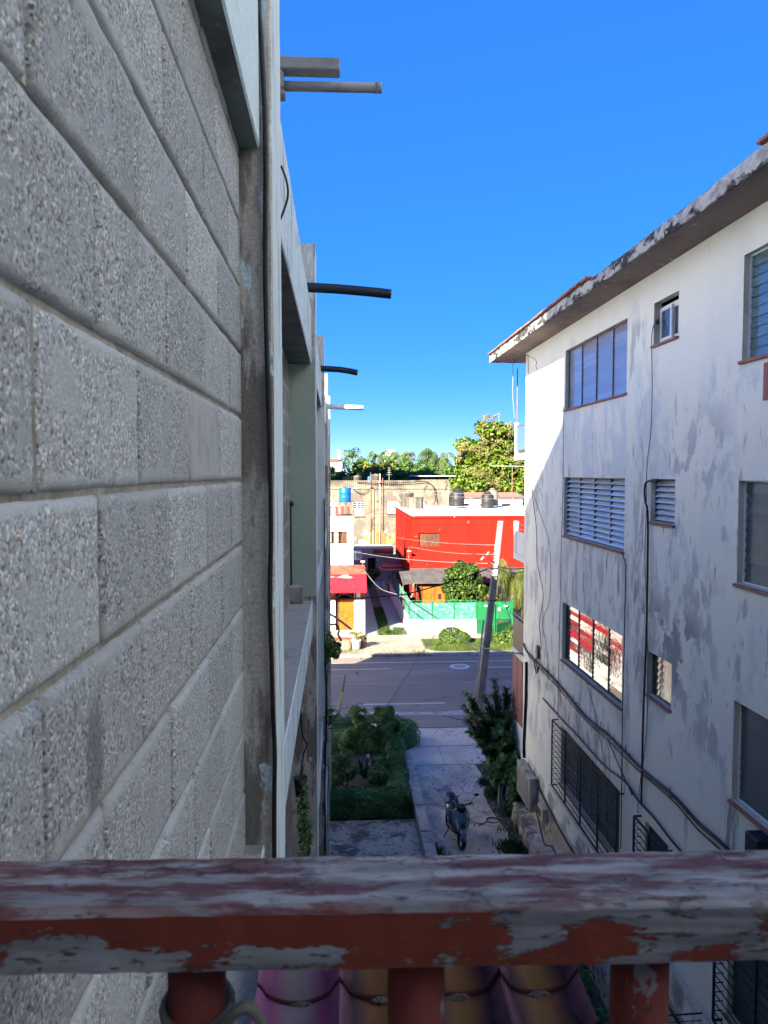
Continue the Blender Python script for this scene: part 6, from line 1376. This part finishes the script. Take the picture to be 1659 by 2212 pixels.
shrub('flame_bush', 'bush with orange flowers between round tree and gate', (9.0, 45.2, 0), [(9.0, 45.2, 1.9, .45, .4, .45), (8.8, 45.2, 1.5, .4, .4, .4)], 900, .16, 'lf_lime', .5, 4, [(8.72, 44.75, 2.05), (8.85, 44.75, 2.12), (8.80, 44.7, 2.0), (8.95, 44.75, 2.18), (8.66, 44.75, 1.95)], 'petalo')
def roundbush(label, blobs, n, size=.10): t = shrub('clipped_bush', label, (blobs[0][0], blobs[0][1], 0), blobs, n, size, 'lf_bright', .6, 3, cat='bush', sub=0); return t
roundbush('rounded light green clipped bush on the verge lawn', [(6.25, 41.6, .42, .72, .55, .50), (6.75, 41.4, .32, .50, .45, .42)], 5200)
shrub('verge_bush', 'loose leafy bush at the foot of the leaning pole on the verge', (8.7, 41.6, 0), [(8.65, 41.6, .35, .4, .35, .35), (8.85, 41.4, .2, .45, .4, .22), (8.45, 41.7, .75, .2, .2, .35)], 1100, .15, 'lf_bright', .6, 4)
roundbush('clipped light green hedge at the right end of the verge', [(9.65, 42.1, .38, .38, .5, .48), (9.9, 41.8, .3, .35, .45, .4)], 2400)
shrub('passage_tuft', 'tuft of grass and weeds at the mouth of the passage', (2.75, 44.1, 0), [(2.7, 44.1, .14, .28, .22, .2)], 500, .12, 'lf_bright', .3, 3)
# big flowering tree on the right
def big_tree():
    t = thing('flowering_tree', 'large broad leaved tree with cream blossom rising behind the red house', 'tree')
    blobs = [(17.2, 85, 13.6, 2.0, 2.0, 2.0), (15.2, 85, 11.8, 2.2, 2.0, 1.9), (19.0, 85, 12.3, 2.3, 2.0, 2.2), (14.3, 85, 9.8, 1.8, 1.8, 1.7), (17.2, 84, 10.6, 2.6, 2.2, 2.2), (20.6, 84, 10.0, 2.0, 2.0, 2.2), (15.5, 84, 8.3, 2.0, 1.8, 1.5), (18.8, 83.5, 8.2, 2.6, 2.0, 1.8), (21.3, 83.5, 7.6, 1.8, 1.8, 2.0), (13.3, 85, 8.2, 1.0, 1.2, .9)]
    mb = MB(); mb.tube(spline([(17, 85, 0), (17.1, 85, 5), (17.2, 85, 12)], 4), list(np.linspace(.45, .1, 9)), 8)
    for b_ in blobs: mb.tube([(17.05, 85, 5.5), ((17 + b_[0]) / 2, 85, (6 + b_[2]) / 2), b_[:3]], [.22, .14, .05], 6)
    mb.build('trunk', 'bark', t, True)
    crown('crown', blobs, 15000, .46, 'lf_teak', t, sub=9, aspect=.62)
    fb = []
    for b_ in blobs[:8]:
        for _ in range(13):
            a = rng.uniform(-2.6, -.5) ; el = rng.uniform(-.1, 1.4); d = np.array([math.cos(a) * math.cos(el), math.sin(a) * math.cos(el), math.sin(el)])
            fb.append((b_[0] + d[0] * b_[3] * 1.12, b_[1] + d[1] * b_[4] * 1.1, b_[2] + d[2] * b_[5] * 1.12, rng.uniform(.2, .5), .34, rng.uniform(.18, .42)))
    P, u = blob_points(fb, 9000, .1); P += rng.normal(0, .10, P.shape); leaves_mesh('blossom', P, .15, 'blossom', t, .8, u)
big_tree()
# the wood on the skyline
trs = [('large dark rounded tree at the left of the skyline', 2.6, 132, 13.2, 2.6, 'lf_tree'), ('tree leaning out at the far left of the skyline', -1.6, 126, 11.0, 2.4, 'lf_tree'),
       ('tree just right of the dark rounded one on the skyline', 5.0, 128, 12.2, 2.2, 'lf_tree'), ('yellow green tree before the left coconut palm', 6.4, 108, 11.4, 1.9, 'lf_tree2'),
       ('dull olive tree below the white tower', 8.6, 134, 12.0, 2.4, 'lf_tree3'), ('bright tree under the middle coconut palm', 8.2, 112, 10.9, 2.1, 'lf_tree'),
       ('olive tree right of the middle coconut palm', 12.2, 138, 12.3, 2.3, 'lf_tree3'), ('broad green tree right of the middle of the skyline', 14.6, 124, 12.4, 2.6, 'lf_tree'),
       ('low bright bush tree behind the tanks at left', 1.8, 102, 9.8, 2.0, 'lf_lime'), ('low dark tree behind the blue tank', -.6, 104, 10.0, 2.0, 'lf_tree'),
       ('low tree behind the small antenna', 5.0, 100, 9.9, 1.8, 'lf_tree'), ('low green tree behind the right half of the parapet', 9.2, 104, 10.2, 2.0, 'lf_tree'),
       ('low dark tree under the royal palm', 12.6, 108, 10.6, 2.1, 'lf_tree'), ('greyish tree between royal palm and flowering tree', 17.0, 130, 12.2, 2.2, 'lf_tree3'),
       ('green tree half hidden by the flowering tree', 18.5, 116, 11.0, 2.6, 'lf_tree'), ('small yellowish tree in the middle of the wood', 3.9, 112, 10.8, 1.6, 'lf_tree2'),
       ('dark tree at the left behind the drain spouts', -3.4, 118, 11.6, 2.6, 'lf_tree'),
       ('bright bush tree filling the gap under the left palm', 7.4, 120, 11.2, 2.2, 'lf_tree'), ('rounded tree under the small distant palm', 11.0, 120, 11.3, 2.3, 'lf_tree'),
       ('low bright tree at the right end of the parapet', 11.6, 100, 9.6, 1.7, 'lf_tree2'), ('low tree behind the concrete tank with red lid', 3.2, 106, 10.4, 2.0, 'lf_tree'), ('low tree before the flowering tree', 14.9, 104, 10.4, 2.1, 'lf_tree')]
for lab, x, y, top, r, mt in trs:
    bl = [(x, y, top - r * .75, r * .9, r * .9, r * .75), (x - r * .7, y - .4, top - r * 1.2, r * .75, r * .7, r * .6), (x + r * .7, y - .3, top - r * 1.25, r * .75, r * .7, r * .6), (x + r * .1, y - .8, top - r * 1.8, r * 1.1, r * .9, r * .8), (x + jit(r * .5), y - .5, top - r * 2.6, r * 1.1, r * .9, r * .9)]
    tree('skyline_tree', lab, (x, y, 0), top - r, bl, 3600, .42, mt, 'trees on the skyline', sub=7, tr=.28)
palm('coconut_palm', 'coconut palm left of the white tower on the skyline', (6.8, 128, 0), 11.9, 15, 2.6, 'lf_palm', 1.6, 1.9, .75, .5, 'palms on the skyline', n=18, w=.12, tr=.2)
palm('coconut_palm', 'coconut palm right in front of the white tower', (9.9, 126, 0), 11.7, 18, 2.5, 'lf_palm', 1.5, 2.1, .8, .6, 'palms on the skyline', n=18, w=.12, tr=.2)
palm('coconut_palm', 'small distant coconut palm right of the white tower', (15.3, 165, 0), 13.0, 13, 2.0, 'lf_palm', 1.2, 1.6, .6, .5, 'palms on the skyline', n=14, w=.13, tr=.2)
palm('royal_palm', 'tall feathery palm left of the flowering tree', (14.6, 112, 0), 11.2, 16, 3.4, 'lf_palm', 2.2, 3.2, .95, .9, 'palms on the skyline', n=22, w=.10, tr=.25)
palm('royal_palm', 'lower feathery palm before the tall one', (12.9, 104, 0), 9.0, 14, 2.6, 'lf_palm', 1.2, 2.6, .9, 1.0, 'palms on the skyline', n=20, w=.10, tr=.2)
tw = thing('distant_tower', 'white office tower far away above the wood', 'building')
MB().box(55.5, 67.5, 900, 912, 0, 36).build('tower_body', 'farwhite', tw); MB().box(53.6, 55.49, 902, 912, 0, 35).build('tower_side', 'farglass', tw)
for i in range(5): MB().box(55.4, 67.6, 899.8, 900, 18 + 3.1 * i, 19.5 + 3.1 * i).build('window_band', 'farglass', tw)
tw = thing('distant_chimneys', 'pair of pale slender towers far away at the left', 'tower')
MB().box(-.1, 1.55, 900, 902, 0, 36).build('shaft', 'potwhite', tw); MB().box(2.0, 3.6, 900, 902, 0, 35.5).build('shaft', 'potwhite', tw)
